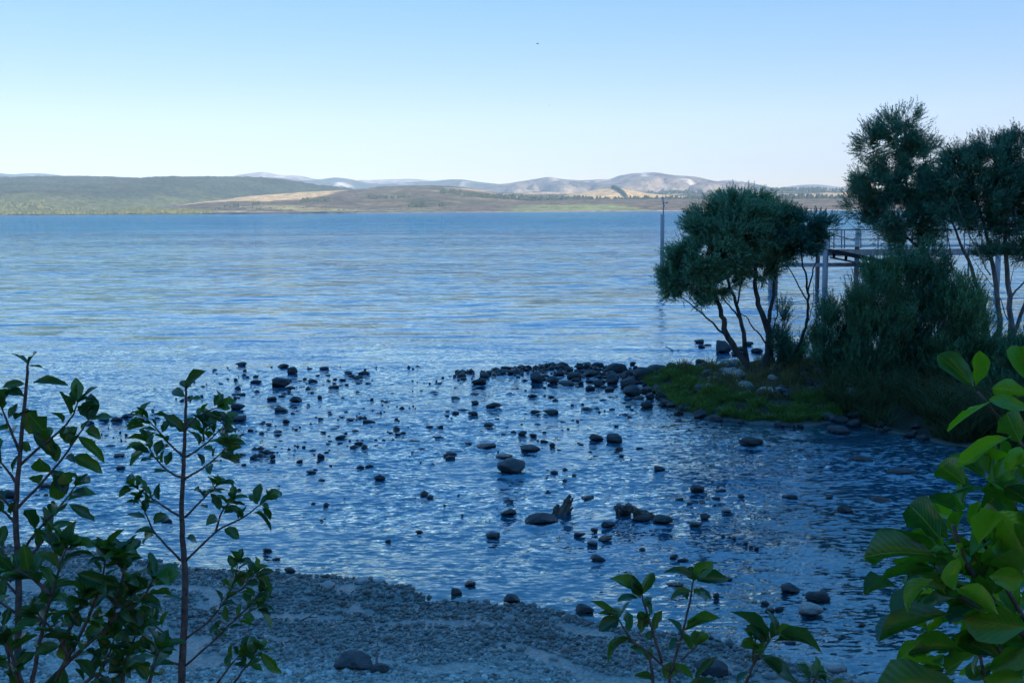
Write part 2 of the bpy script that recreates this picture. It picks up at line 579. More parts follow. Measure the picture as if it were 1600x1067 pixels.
# haze over the lake: one even box of air
mb = MB()
HZ0, HZ1 = -14.0, 470.0
mb.box((0, 4900, (HZ0 + HZ1) / 2), (30000, 10700, HZ1 - HZ0))
t = NT('haze_air')
pv = t.n('ShaderNodeVolumePrincipled')
pv.inputs['Color'].default_value = (0.46, 0.7, 1.0, 1)
pv.inputs['Density'].default_value = 7.0e-5
pv.inputs['Anisotropy'].default_value = -0.3
t.l(pv.outputs[0], t.out.inputs['Volume'])
haze = link('haze', mb.mesh('haze', t.m), label='pale blue haze over the lake and hills', cat='haze', kind='stuff')
# ------------------------------------------------------------------ near terrain and the water
def poly_px(pts, z=0.0):
    return np.array([(p.x, p.y) for p in (PZ(x, y, z) for x, y in pts)])


def sdist(px, py, poly):
    """signed distance to a closed polygon, positive inside"""
    shp = px.shape; px = px.reshape(-1); py = py.reshape(-1)
    best = np.full(px.shape, 1e9); ins = np.zeros(px.shape, bool)
    n = len(poly)
    for i in range(n):
        ax, ay = poly[i]; bx, by = poly[(i + 1) % n]
        dx, dy = bx - ax, by - ay
        t = np.clip(((px - ax) * dx + (py - ay) * dy) / (dx * dx + dy * dy + 1e-12), 0, 1)
        best = np.minimum(best, (px - ax - t * dx) ** 2 + (py - ay - t * dy) ** 2)
        c = ((ay > py) != (by > py)) & (px < (bx - ax) * (py - ay) / (by - ay + 1e-12) + ax)
        ins ^= c
    d = np.sqrt(best)
    return np.where(ins, d, -d).reshape(shp)


# beach: waterline traced on the water plane
b_ = poly_px([(-500, 845), (-120, 850), (0, 852), (110, 858), (200, 872), (300, 890), (380, 893), (440, 898), (500, 903), (560, 906), (640, 924), (652, 934), (560, 938), (470, 934),
              (430, 940), (520, 946), (600, 948), (680, 944), (760, 944), (830, 950), (880, 962), (930, 975), (985, 985), (1050, 990), (1120, 1000), (1200, 1030), (1300, 1062), (1400, 1090)])
BEACH = np.concatenate([b_, [(5.0, 7.2), (9.0, 6.6), (30, 6.0), (30, -30), (-40, -30), (-40, b_[0][1])]])
# the spit with the trees: near edge against the river, far edge against the lake
n_ = poly_px([(1000, 592), (1015, 606), (1030, 622), (1062, 643), (1110, 653), (1170, 661), (1240, 664), (1310, 660), (1350, 664), (1400, 676), (1470, 690), (1560, 705), (1650, 720)])
f_ = poly_px([(1800, 545), (1500, 545), (1380, 552), (1290, 560), (1220, 568), (1150, 577), (1080, 580), (1030, 582)])
SPIT = np.concatenate([n_, [(30, n_[-1][1] - 1.5), (70, 15), (70, 60), (44, 60), (30, 42)], f_])


def terrain_z(x, y):
    db = sdist(x, y, BEACH); ds = sdist(x, y, SPIT)
    ds = ds + 0.22 * fbm(x / 0.9, y / 0.9, 3, 44)
    # river and lake bed
    lake = sstep(22, 40, y) * 2.2 + sstep(40, 120, y) * 9
    bed = -0.10 - 0.16 * sstep(0.2, 3.0, np.minimum(-db, -ds)) - lake + 0.05 * fbm(x / 1.3, y / 1.3, 3, 5)
    far_r = sstep(0.8, 3.6, x - 0.3 * (y - 9)) * sstep(15.5, 11.5, y)      # clear shallows over gravel at the right
    bed = bed * (1 - far_r) + (-0.065 + 0.05 * fbm(x / 0.8, y / 0.8, 3, 6)) * far_r
    zb = 0.012 + 0.05 * db + 0.045 * np.maximum(db - 1.5, 0) + 0.55 * np.maximum(db - 4.6, 0) * sstep(4.6, 8.0, db)
    zb = np.minimum(zb, 2.45) + 0.022 * fbm(x / 0.5, y / 0.5, 3, 15) + 0.05 * fbm(x / 2.2, y / 1.4, 2, 16)
    zs = 0.03 + 0.24 * sstep(0, 1.0, ds) + 0.25 * sstep(1.0, 4, ds) + 0.05 * fbm(x / 0.7, y / 0.7, 3, 25) + 0.8 * sstep(3, 9, ds) * sstep(14, 24, x)
    wb = sstep(-0.28, 0.02, db); ws = sstep(-0.3, 0.05, ds)
    z = bed * (1 - wb) + zb * wb
    z = z * (1 - ws) + zs * ws
    return z, db, ds


def axis(lo, a, b, hi, step, grow):
    mid = np.arange(a, b + step / 2, step)
    up = []; s = step; v = mid[-1]
    while v < hi:
        s *= grow; v += s; up.append(min(v, hi))
    dn = []; s = step; v = mid[0]
    while v > lo:
        s *= grow; v -= s; dn.append(max(v, lo))
    return np.concatenate([dn[::-1], mid, up])


tx = axis(-3200, -12, 17, 3200, 0.11, 1.25); ty = axis(-24, 6.5, 34, 2700, 0.11, 1.25)
gx, gy = np.meshgrid(tx, ty)
tz, tdb, tds = terrain_z(gx, gy)
co = np.stack([gx, gy, tz], -1).reshape(-1, 3)

t = NT('shore_ground')
v = t.coords('Object')
n1 = t.noise(v, 1.1, 5); n2 = t.noise(v, 38, 4, 0.7)
vor = t.n('ShaderNodeTexVoronoi'); vor.inputs['Scale'].default_value = 34; t.l(v, vor.inputs['Vector'])
peb = t.ramp(vor.outputs['Color'], [(0.0, (0.13, 0.16, 0.15)), (0.5, (0.36, 0.42, 0.39)), (1.0, (0.64, 0.72, 0.68))])
sand = t.ramp(n1.outputs['Fac'], [(0.3, (0.22, 0.26, 0.23)), (0.7, (0.42, 0.48, 0.43))])
grav = t.mix(0.55, sand, peb)
soil = t.ramp(n2.outputs['Fac'], [(0.3, (0.02, 0.024, 0.012)), (0.7, (0.06, 0.058, 0.03))])
aa = t.n('ShaderNodeAttribute', attribute_name='soil')
base = t.mix(aa.outputs['Fac'], grav, soil)
wa = t.n('ShaderNodeAttribute', attribute_name='wet')
wet = t.mix(wa.outputs['Fac'], (1, 1, 1), (0.62, 0.65, 0.66))
base = t.mix(1.0, base, wet, 'MULTIPLY')
hgt = t.math('ADD', t.math('MULTIPLY', vor.outputs['Distance'], -0.6), n2.outputs['Fac'])
rg = t.n('ShaderNodeMapRange'); t.l(wa.outputs['Fac'], rg.inputs[0]); rg.inputs[3].default_value = 0.85; rg.inputs[4].default_value = 0.35
bs = t.bsdf(base, rg.outputs[0], 0.4, hgt, 0.7, 0.02)
M_SHORE = t.done(bs)
me = mesh_np('lake_bed_and_shore', co, grid_faces(len(tx), len(ty)), M_SHORE)
attr(me, 'soil', np.maximum(sstep(-0.25, 0.15, tds), sstep(4.2, 5.4, tdb)).reshape(-1))
attr(me, 'wet', (sstep(0.15, 0.04, tz + 0.03 * pn(gx / 0.6, gy / 0.6, 9))).reshape(-1))
link('shore_terrain', me, kind='structure')

# water: one sheet, rippled for real near the shore
wxs = axis(-3300, -13.5, 15.5, 3300, 0.056, 1.18); wys = axis(4.5, 8.2, 30, 2700, 0.053, 1.16)
gx, gy = np.meshgrid(wxs, wys)
wz_t, wdb, wds = terrain_z(gx, gy)
ROCKS_W = []      # filled by the rock list below (x, y, radius) for wakes
# ------------------------------------------------------------------ stones: photo x, waterline y, width, height
# zone letter, then a label of its own where the stone can be told apart
R_L = [  # left scatter in the river mouth
 (375,571.5,17,7),(442,575,18,8),(456,585,17,15,'upright angular dark boulder at the lake edge of the left stone scatter'),(438,605,30,20,'largest humped dark boulder of the left stone scatter'),(454,607,14,5),(398,599,17,7),(374,603,8,3),
 (370,618,21,6),(370,641,22,14,'domed dark boulder in the water just above the right sapling tip leaves'),(372,659,27,11),(483,577,10,4),(505,578,14,6.5),(543,585,14,6),(568,586,20,8),(549,589,12,6),
 (560,593,15,7),(535,595,10,5.5),(523,593,8,3.5),(512,587,9,3),(487,598,15,7),(496,588,7,4),(520,607,15,7),(532,603,10,3.5),(541,602,8.5,4),(575,600,9,4),(470,606,11,3),
 (424,626,15,9),(440,621,11,6),(461,629,20,11,'rounded dark boulder low in the middle of the left stone scatter'),(499,623,8.5,7),(451,613,7,3.5),(433,614,6,3),(487,615,7,4),(437,644,20,9),(457,647,6,3.5),(445,661,10,9),
 (419,665,11,6),(391,675,10,7),(433,676,14,6),(434,681,9.5,5),(462,672,7,4),(468,668,5,3),(500,656,10,5),(516,648,7,3),(547,657,14,6),(575,661,20,7),(557,656,5,3),(531,686,17,8.5),
 (521,672,20,4),(540,678,7,4),(505,676,9,3.5),(555,674,12,4.5),(559,695,14,7),(474,700,7,4.5),(461,697,6,3),(408,710,8.5,9.5),(425,717,10,10),(468,723,12,7),(500,716,12,10),(486,740,15,7),
 (562,733,12,8),(576,731,14,7),(592,751,20,13,'lone dark stone low in the rapids under the left stone scatter'),(502,751,12,4.5),(619,656,7,4.5),(621,680,8.5,5),(610,677,7,3),(646,692,20,7),(658,703,14,5),(159,658,20,9),
 (179,659,18,8),(196,654,17,8),(138,663,15,8),(172,698,15,5),(182,715,18,9),(187,733,15,8),(10,779,26,13,'dark boulder in the water behind the leftmost sapling stem'),(326,661,26,15,'rounded dark boulder behind the top of the right sapling'),(359,692,41,12,'long flat grey boulder behind the upper twigs of the right sapling'),
 (259,817,18,9),(67,761,20,8),(416,863,15,9),(430,875,14,5),(245,655,10,5),(220,656,10,5)]
R_M = [  # middle of the rapids
 (671,668,11,4.5),(688,669,13.5,7),(687,686,15,7),(704,718,15,8.5),(678,614,17,4),(683,600,11,3.5),(711,624,17,5.5),(741,617,14,5),(724,593,10,5),(742,632,13.5,8.5),(771,638,25,11,'oval dark boulder in the rapids under the paired boulders'),
 (723,642,17,5),(739,649,15,9.5),(712,646,12,5),(795,616,18,4),(833,621,18,7),(836,646,17.5,9),(861,648,25,11,'oval dark boulder in mid rapids below the boulder bar'),(918,642,19,7),(943,626,13,4),(957,640,10,3.5),(982,636,11,4.5),
 (763,666,17,8.5),(767,671,22,4.5),(817,681,16,11),(833,682,13,7),(802,676,11,4.5),(787,679,8.5,3.5),(931,689,24,13.5,'left of the two round dark boulders lying close together in the rapids'),(961,692,28,18,'right of the two round dark boulders lying close together in the rapids'),
 (828,707,35,14,'broad low brown boulder upstream of the biggest round boulder'),(863,699,11,9.5,'small reddish upright stone beside a broad low boulder in the rapids'),(850,692,14,7),(758,701,38,11,'long whale-backed boulder in the middle of the rapids'),(732,695,12,6),
 (799.5,741,51,28,'biggest round dark boulder standing in the middle of the rapids'),(787,717,27,9,'low dark boulder just behind the biggest round boulder'),(704,710,17,6),(1030,737,20,12,'single dark stone in open rapids below the grassy spit'),
 (919,780,28,7),(908,695,10,3.5),(1000,702,11,4.5),(840,664,12,4),(776,655,9,3),(698,650,8,3),(880,660,9,3)]
R_B = [  # the boulder bar running out to the spit
 (749.5,602,25,14,'dark dome-shaped boulder at the outer end of the boulder bar'),(757,591,18,11),(764,583,12,6),(773,577,11,5),(783,584.5,24,9.5),(802,585.5,18,10),(792,578,20,8),(810,590,10,4),
 (845,575,9.5,8.5),(864,574,18,8.5),(880,576,16,12),(888,581,16,11),(906,578,15,12),(915.6,574,17,11),(934.5,575,18,11),(961,583.6,35,19,'widest angular boulder on the lake side of the boulder bar'),(838,598.5,23.6,19,'cube-like dark boulder on the river side of the boulder bar'),
 (853,589,11,6),(864,599.6,21,14),(874,588,20,10),(898,593,27,14),(924.6,589,28,13),(885,604,27,11,'flat dark boulder at the river edge of the boulder bar'),(922,598,17,7),(936,604,17,12),(922.7,610,14,11),(944,606.6,12,7),(957,601,21,18),
 (982,607,27,21,'tall pointed boulder where the boulder bar meets the spit'),(989,620,32,21,'large square boulder at the river corner of the spit'),(953,611,16,7),(999,625,20,8),(1016,624,14,14),(1007.6,595,31,20,'long rounded boulder at the root of the boulder bar'),
 (1024.5,581,31,14,'broad grey boulder on the lake edge by the grassy spit'),(1050,574.6,16,10),(989,570,9,7),(989,584,17,8),(1079,585,18.5,12),(1060,586,17,12),(1045,593,20,11),(1095,567.6,14,8,'single round stone in the lake just off the spit'),
 (1094,536,17,7,'flat dark stone farthest out in the lake off the spit'),(1096,544,13,7,'small dark stone in the lake beside a flat one'),(1107,540,10,4),(1131,552,28,21,'large round grey boulder behind the spreading tree trunks'),(1170,540,15,8),(1160,548,16,9),(1185,552,18,10),(1150,556,14,8),
 (1066,577,12,7),(1090,580,12,7),(1110,577,10,6),(1035,590,16,9),(1070,597,14,8),(1030,603,18,9),(1010.5,638,18,13,'dark pointed stone in the current just off the grass bank'),(902,606,8,4),(868,606,9,4),(974,590,14,8),(1122,573,11,6)]
R_R = [  # right, below the grass bank
 (1176,697.5,34,17,'wedge-shaped dark boulder in the water below the grass bank'),(1313,679,30,16,'grey boulder under the grass bank beside the dark pool'),(1234,669,22,9,'half-sunk boulder against the grass bank'),(1350,722,34,12),(1410,742,40,12),(1380,785,32,10),
 (1090.6,770,25,16,'domed brown boulder upstream of the driftwood branch'),(1126,769,19,7),(1062,783,14,8),(1159,778,12,8),(1237,780,22,10),(1297,779,12.5,6),(1321,802,25,16,'round dark boulder at the edge of the shaded pool'),(1079,789,12,6),(1102,812,19,12.5),(1088,824,21,12.5),
 (1136,802,16,8),(1120,781,12,7),(1100,787,18,5),(1130,839,8,5),(1147,843,8,5),(1166,851,8,6),(1183,860,9,8),(1140,841,7,4),(1174,855,7,4)]
R_D = [  # about the driftwood
 (1036,819,31,17,'smooth boulder holding the right end of the driftwood branch'),(1003,816,28,12),(975,807,22,16,'smooth boulder holding the left end of the driftwood branch'),(950,824,24,14,'round boulder in front of the driftwood branch'),(947,846,22,11),(926,853,19,11),
 (934,878,25,14,'round boulder in the rapids above the small leafy shrub'),(906,839,19,11),(929,831,14,8),(795.5,806,28,12,'low rounded boulder left of the long flat boulder with the stump'),(844.5,820,60,20,'long flat dark boulder with a broken stump at its end'),(771,842,27,15,'lone domed boulder in the lower rapids'),
 (654.5,834,14,8),(606.5,847,11,6),(1053,873,14,9),(1068,878,18,8),(1131,907,28,9),(1056,918,28,10)]
R_S = [  # beach edge and beach
 (452,896,18,12,'small dark stone at the tip of the gravel beach edge','d'),(511,928,25,18,'pale rounded cobble on the gravel bar','p'),(564,918,24,13,'pale flat cobble on the gravel bar nearer the water','p'),(734,917,20,13,'dark cobble just off the beach, upper of two','d'),
 (712,931,21,14.5,'dark cobble just off the beach, lower of two','d'),(799,943,28,19,'dark square cobble at the waterline in mid beach','d'),(913,960,30,20,'dark round cobble at the waterline near the small leafy shrub','d'),(760,990,26,15,'bluish flat cobble lying on the gravel','p'),
 (605,1008,25,16,'pale cobble with a brown side lying on the gravel','p'),(550,1068,62,34,'largest dark pitted boulder at the lower edge of the beach','d'),(592,1070,30,22,'dark wedge boulder beside the dry stick on the beach','d'),(1236,929,34,18,'dark angular boulder at the shallow right edge of the river','d'),(1281,942,34,20,'half-sunk dark boulder behind the pale rock','d'),
 (1270,963.5,34,27,'pale pinkish angular rock at the shallow right edge of the river','p'),(1308,1055,34,23,'white rounded rock beside the right bush','p'),(1115,1068,55,28,'dark boulder at the beach edge behind the small leafy shrub','d'),(1205,957,15,9,None,'d'),(1219,956,13,11,None,'d'),(1197,946,15,9,None,'d'),
 (1236,1006,16,9,'small pale stone in the shallows beside the curled shrub leaf','p'),(1348,979,10,8,'small reddish stone in the shallows left of the right bush','r'),(850,1012,14,8,'pale flat stone on the gravel of the lower beach','p'),(765,1018,16,8,'small dark stone on the gravel of the lower beach','d'),(1120,935,10,12,None,'d')]
ZONES = [(R_L, 'L', 'left stone scatter', 'small dark stone in the scattered stones of the left river mouth'),
         (R_M, 'M', 'rapids stones', 'small dark stone breaking the rapids in the middle of the river'),
         (R_B, 'B', 'boulder bar', 'dark rounded stone packed in the boulder bar off the spit'),
         (R_R, 'R', 'stones below the grass bank', 'small dark stone in the river below the grass bank and pool'),
         (R_D, 'D', 'stones about the driftwood', 'small dark stone in the lower rapids near the driftwood'),
         (R_S, 'S', 'beach stones', 'small dark stone in the shallows at the right end of the beach')]
rr = random.Random(21)
for _ in range(75):    # the finest stones of the left scatter and of mid river
    if rr.random() < 0.65:
        R_L.append((rr.gauss(490, 75), rr.uniform(590, 735), rr.uniform(4, 8), rr.uniform(2, 3.6)))
    else:
        R_M.append((rr.uniform(620, 1000), rr.uniform(605, 720), rr.uniform(4, 9), rr.uniform(2, 4)))
for _ in range(60):    # and of the bar itself, piling up towards the spit
    f = rr.random() ** 0.7
    R_B.append((840 + f * 290 + rr.uniform(-10, 10), 594 + rr.uniform(-16, 14) * (0.6 + f * 0.4) - f * 8, rr.uniform(7, 15), rr.uniform(5, 9)))

STONES = []            # name-free records: zone index, centre x, y, half width, half depth, height, label, tone
for zi, (lst, z, grp, lab) in enumerate(ZONES):
    for k in lst:
        x, y, w, h = k[:4]
        p = PZ(x, y, 0.0)
        dist = math.hypot(p.x, p.y)
        s = dist / F * 1.04
        a = w * s / 2
        hh = max(h * 0.38, h - 0.12 * w) * s
        b = a * rr.uniform(0.7, 0.95)
        STONES.append([zi, p.x, p.y + b * 0.8, a, b, hh, (k[4] if len(k) > 4 else None), (k[5] if len(k) > 5 else 'd')])
sx = np.array([s[1] for s in STONES]); sy = np.array([s[2] for s in STONES]); sa = np.array([s[3] for s in STONES])


FOAM = []


def water_z(x, y):
    """river chop near, small lake ripples farther out"""
    # flow turns from leftward (upstream, right) to straight out into the lake
    ang = math.radians(150) - 0.9 * sstep(10, 24, y)
    ca, sa_ = np.cos(ang), np.sin(ang)
    wx = x + 0.35 * pn(x / 1.1, y / 1.1, 101); wy = y + 0.35 * pn(x / 1.1, y / 1.1, 102)
    u = wx * ca + wy * sa_; v = -wx * sa_ + wy * ca
    riv = sstep(35, 19, y + 0.12 * np.abs(x - 0.5) + 5 * pn(x / 4, y / 4, 103))
    plume = sstep(5.5, 1.5, np.abs(x + 2.2 + 0.12 * (y - 25))) * sstep(38, 27, y)     # the current reaching into the lake
    riv = np.maximum(riv, 0.55 * plume)
    calm = sstep(-0.35, 0.25, fbm(x / 2.6, y / 2.2, 3, 104))
    shal = sstep(0.0, 1.4, np.minimum(-sdist(x, y, BEACH), -sdist(x, y, SPIT)))
    right = 1 - 0.6 * sstep(0.8, 3.6, x - 0.3 * (y - 9)) * sstep(16, 12, y)
    amp = riv * (0.18 + 0.92 * calm) * (0.25 + 0.75 * shal) * right

    def bil(a, b, s):
        return np.abs(pn(a, b, s)) * 2 - 0.4
    wu = u + 0.10 * pn(u / 0.3, v / 0.3, 131); wv = v + 0.10 * pn(u / 0.3, v / 0.3, 132)
    z = amp * (0.010 * bil(wu / 0.75, wv / 0.62, 110) + 0.017 * bil(wu / 0.34, wv / 0.30, 111) + 0.019 * bil(wu / 0.2, wv / 0.18, 115) + 0.013 * pn(wu / 0.16, wv / 0.15, 112) * 1.6
               + 0.03 * fbm(u / 1.6, v / 1.7, 2, 114)) * 0.62
    FOAM.append(amp * sstep(0.006, 0.032, 0.019 * bil(wu / 0.34, wv / 0.30, 111) + 0.016 * bil(wu / 0.2, wv / 0.18, 115)) * sstep(-0.2, 0.3, pn(x / 0.9, y / 0.6, 141)))
    lk = (1 - riv)
    z += lk * sstep(26, 40, y + 6) * (0.010 * pn(x / 1.4, y / 0.42, 120) + 0.006 * pn(x / 0.6, y / 0.2, 121)) + lk * 0.004 * pn(x / 0.8, y / 0.22, 122)
    z += (1 - 0.6 * riv) * 0.003 * pn(x / 0.35, y / 0.16, 123)
    return z


wz = water_z(gx, gy)
near = (gy < 33) & (np.abs(gx) < 18)
idx = np.where(near.reshape(-1))[0]
fz = wz.reshape(-1); fxx = gx.reshape(-1); fyy = gy.reshape(-1)
px_ = fxx[idx]; py_ = fyy[idx]; add = np.zeros(len(idx))
for x0, y0, a0 in zip(sx, sy, sa):      # water piles against each stone and breaks behind it
    if a0 < 0.07 or y0 > 27: continue
    m = (np.abs(px_ - x0) < a0 * 5) & (np.abs(py_ - y0) < a0 * 5)
    if not m.any(): continue
    dx = px_[m] - x0; dy = py_[m] - y0; dd = np.sqrt(dx * dx + dy * dy) / a0
    add[m] += min(a0, 0.3) * 0.085 * np.cos((dd - 1) * 4.2) * np.exp(-((dd - 1.0) ** 2) / 1.6)
fz[idx] += add
fade = sstep(120, 45, gy).reshape(-1) * sstep(60, 25, np.abs(gx)).reshape(-1)
fz = fz * fade
co = np.stack([fxx, fyy, fz], -1)
depth = np.clip(-wz_t.reshape(-1), 0, 12)

t = NT('lake_water')
geo = t.n('ShaderNodeNewGeometry')
da = t.n('ShaderNodeAttribute', attribute_name='depth')
la = t.n('ShaderNodeAttribute', attribute_name='lake')
# ripple slopes taken straight from noise, so that they keep their size at any distance
def slopes(scale, sx_, sy_):
    v = t.coords('Object', (sx_, sy_, 1.0))
    nz = t.noise(v, scale, 2.5, 0.6)
    sub = t.n('ShaderNodeVectorMath', operation='SUBTRACT'); t.l(nz.outputs['Color'], sub.inputs[0]); sub.inputs[1].default_value = (0.5, 0.5, 0.5)
    return sub.outputs[0]
def vscale(v, k):
    m = t.n('ShaderNodeVectorMath', operation='SCALE'); t.l(v, m.inputs[0])
    if hasattr(k, 'is_linked'): t.l(k, m.inputs['Scale'])
    else: m.inputs['Scale'].default_value = k
    return m.outputs[0]
def vadd(a, b):
    m = t.n('ShaderNodeVectorMath', operation='ADD'); t.l(a, m.inputs[0]); t.l(b, m.inputs[1]); return m.outputs[0]
lk_far = t.n('ShaderNodeAttribute', attribute_name='wind')
riv_a = t.n('ShaderNodeAttribute', attribute_name='chop')
gustn = t.noise(t.coords('Object', (0.012, 0.05, 1)), 1.0, 3, 0.6)
gust = t.n('ShaderNodeMapRange'); t.l(gustn.outputs['Fac'], gust.inputs[0])
for i, vv in zip((1, 2, 3, 4), (0.3, 0.7, 0.55, 1.45)): gust.inputs[i].default_value = vv
wind = t.math('MULTIPLY', lk_far.outputs['Fac'], gust.outputs[0])
s1 = vscale(slopes(1.0, 0.22, 1.5), wind)
s2 = vscale(slopes(1.0, 1.0, 5.0), t.math('MULTIPLY', wind, 0.7))
s3 = vscale(slopes(1.0, 6.0, 19.0), riv_a.outputs['Fac'])
tot = vadd(vadd(s1, s2), s3)
flat = t.n('ShaderNodeVectorMath', operation='MULTIPLY'); t.l(tot, flat.inputs[0]); flat.inputs[1].default_value = (0.8, 1.0, 0.0)
nrm = t.n('ShaderNodeVectorMath', operation='NORMALIZE'); t.l(vadd(geo.outputs['Normal'], flat.outputs[0]), nrm.inputs[0])
fr = t.n('ShaderNodeFresnel'); fr.inputs['IOR'].default_value = 1.45; t.l(nrm.outputs[0], fr.inputs['Normal'])
gl = t.n('ShaderNodeBsdfGlossy'); gl.inputs['Roughness'].default_value = 0.035; gl.inputs['Color'].default_value = (0.78, 0.98, 1.0, 1); t.l(nrm.outputs[0], gl.inputs['Normal'])
tr = t.n('ShaderNodeBsdfTransparent'); tr.inputs['Color'].default_value = (0.78, 0.93, 0.95, 1)
df = t.n('ShaderNodeBsdfDiffuse'); df.inputs['Color'].default_value = (0.01, 0.15, 0.30, 1)
m1 = t.n('ShaderNodeMixShader'); t.l(da.outputs['Fac'], m1.inputs[0]); t.l(tr.outputs[0], m1.inputs[1]); t.l(df.outputs[0], m1.inputs[2])
m2 = t.n('ShaderNodeMixShader'); t.l(t.math('MULTIPLY_ADD', fr.outputs[0], 0.8), m2.inputs[0]); m2.inputs[0].links[0].from_node.inputs[2].default_value = 0.2; t.l(m1.outputs[0], m2.inputs[1]); t.l(gl.outputs[0], m2.inputs[2])
fo = t.n('ShaderNodeAttribute', attribute_name='foam')
wd = t.n('ShaderNodeBsdfDiffuse'); wd.inputs['Color'].default_value = (0.8, 0.84, 0.86, 1)
m3 = t.n('ShaderNodeMixShader'); t.l(fo.outputs['Fac'], m3.inputs[0]); t.l(m2.outputs[0], m3.inputs[1]); t.l(wd.outputs[0], m3.inputs[2])
M_WATER = t.done(m3)
me = mesh_np('lake_water', co, grid_faces(len(wxs), len(wys)), M_WATER)
attr(me, 'depth', 1 - np.exp(-depth * 2.2))
attr(me, 'foam', np.clip(FOAM[0].reshape(-1) * 1.1, 0, 0.85))
attr(me, 'gloss', ((0.36 - 0.2 * sstep(90, 400, fyy)) + 0.48 * sstep(60, 20, fyy)) * (1 - 0.6 * sstep(0.8, 3.2, fxx - 0.3 * (fyy - 9)) * sstep(15.5, 11.5, fyy)))
attr(me, 'wind', (0.4 + 0.6 * sstep(22, 60, fyy) + 3.0 * sstep(60, 420, fyy)))
attr(me, 'chop', 0.2 + 1.4 * sstep(42, 16, fyy + 4 * pn(fxx / 5, fyy / 5, 151)) * (0.45 + 0.85 * sstep(-0.35, 0.25, fbm(fxx / 2.6, fyy / 2.2, 3, 104))))
link('lake_water', me, kind='structure')

# the stones themselves
def stone_mesh(seed, blocky):
    import bmesh
    bm = bmesh.new()
    bmesh.ops.create_icosphere(bm, subdivisions=4, radius=1.0)
    off = Vector((seed * 7.3, seed * 3.1, -seed * 5.7))
    r2 = random.Random(seed)
    planes = [(Vector((r2.gauss(0, 1), r2.gauss(0, 1), r2.gauss(0, 0.8))).normalized(), r2.uniform(0.62, 0.9)) for _ in range(9)]
    for v in bm.verts:
        n = v.co.normalized()
        d = 1.0 + 0.28 * mnoise.noise(n * 0.9 + off) + 0.13 * mnoise.noise(n * 2.3 + off) + 0.05 * mnoise.noise(n * 5.5 + off) + 0.014 * mnoise.noise(n * 13 + off)
        for pnv, pd in planes:
            c = n.dot(pnv)
            if c > 0.05:
                d = min(d, d * (1 - blocky) + blocky * min(d, pd / c + 0.02 * mnoise.noise(n * 7 + off)))
        v.co = n * d
    mm = bpy.data.meshes.new('stone')
    bm.to_mesh(mm); bm.free()
    mm.polygons.foreach_set('use_smooth', np.full(len(mm.polygons), True))
    return mm


def stone_mat(name, c1, c2, rough, rand):
    t = NT(name)
    v = t.coords('Object')
    oi = t.n('ShaderNodeObjectInfo')
    sh = t.n('ShaderNodeVectorMath', operation='ADD'); t.l(v, sh.inputs[0])
    sc_ = t.n('ShaderNodeVectorMath', operation='SCALE'); t.l(oi.outputs['Location'], sc_.inputs[0]); sc_.inputs['Scale'].default_value = 3.1
    t.l(sc_.outputs[0], sh.inputs[1])
    n1 = t.noise(sh.outputs[0], 1.6, 5, 0.6); n2 = t.noise(sh.outputs[0], 9, 5, 0.7)
    f = t.math('ADD', t.math('MULTIPLY', n1.outputs['Fac'], 0.6), t.math('MULTIPLY', n2.outputs['Fac'], 0.4))
    c = t.ramp(f, [(0.32, c1), (0.68, c2)])
    k = t.math('MULTIPLY_ADD', oi.outputs['Random'], rand); k.node.inputs[2].default_value = 1 - rand / 2
    cc = t.n('ShaderNodeHueSaturation'); t.l(k, cc.inputs['Value']); t.l(c, cc.inputs['Color'])
    # wet dark foot just above the water, drier paler top
    gp = t.n('ShaderNodeNewGeometry'); sz = t.n('ShaderNodeSeparateXYZ'); t.l(gp.outputs['Position'], sz.inputs[0])
    zz = t.math('ADD', sz.outputs[2], t.math('MULTIPLY', n1.outputs['Fac'], 0.06))
    wl = t.n('ShaderNodeMapRange'); t.l(zz, wl.inputs[0])
    for i_, v_ in zip((1, 2, 3, 4), (0.06, 0.11, 0.5, 1.45)): wl.inputs[i_].default_value = v_
    c2 = t.n('ShaderNodeHueSaturation'); t.l(wl.outputs[0], c2.inputs['Value']); t.l(cc.outputs['Color'], c2.inputs['Color'])
    rg_ = t.n('ShaderNodeMapRange'); t.l(zz, rg_.inputs[0])
    for i_, v_ in zip((1, 2, 3, 4), (0.06, 0.11, 0.22, rough + 0.2)): rg_.inputs[i_].default_value = v_
    return t.done(t.bsdf(c2.outputs['Color'], rg_.outputs[0], 0.45, f, 0.6, 0.1))


M_STONE = stone_mat('wet_dark_stone', (0.018, 0.023, 0.025), (0.068, 0.08, 0.082), 0.5, 0.7)
M_PALE = stone_mat('pale_dry_stone', (0.2, 0.19, 0.175), (0.42, 0.4, 0.36), 0.85, 0.3)
M_RED = stone_mat('reddish_stone', (0.16, 0.07, 0.05), (0.26, 0.13, 0.1), 0.8, 0.3)
SM = {}
for tone, mt in (('d', M_STONE), ('p', M_PALE), ('r', M_RED)):
    SM[tone] = []
    for s in range(12 if tone == 'd' else 4):
        m_ = stone_mesh(s + 1, (0.6, 0.9, 0.75, 1.0)[s % 4]); m_.materials.append(mt); SM[tone].append(m_)
zs_, _, _ = terrain_z(np.array([s[1] for s in STONES]), np.array([s[2] for s in STONES]))
PREP = {'at', 'in', 'on', 'of', 'beside', 'behind', 'with', 'where', 'under', 'below', 'above', 'just', 'upstream', 'lying', 'standing', 'holding', 'against', 'farthest', 'low', 'off'}
def short_name(lb):
    w = lb.split(); k = 0
    while k < len(w) and w[k] not in PREP: k += 1
    return ' '.join(w[:k])
shorts = {}
for s_ in STONES:
    if s_[6]: shorts.setdefault(short_name(s_[6]), []).append(s_)
marks = [(s_, n) for n, v in shorts.items() if len(v) == 1 and len(n.split()) >= 3 for s_ in v]
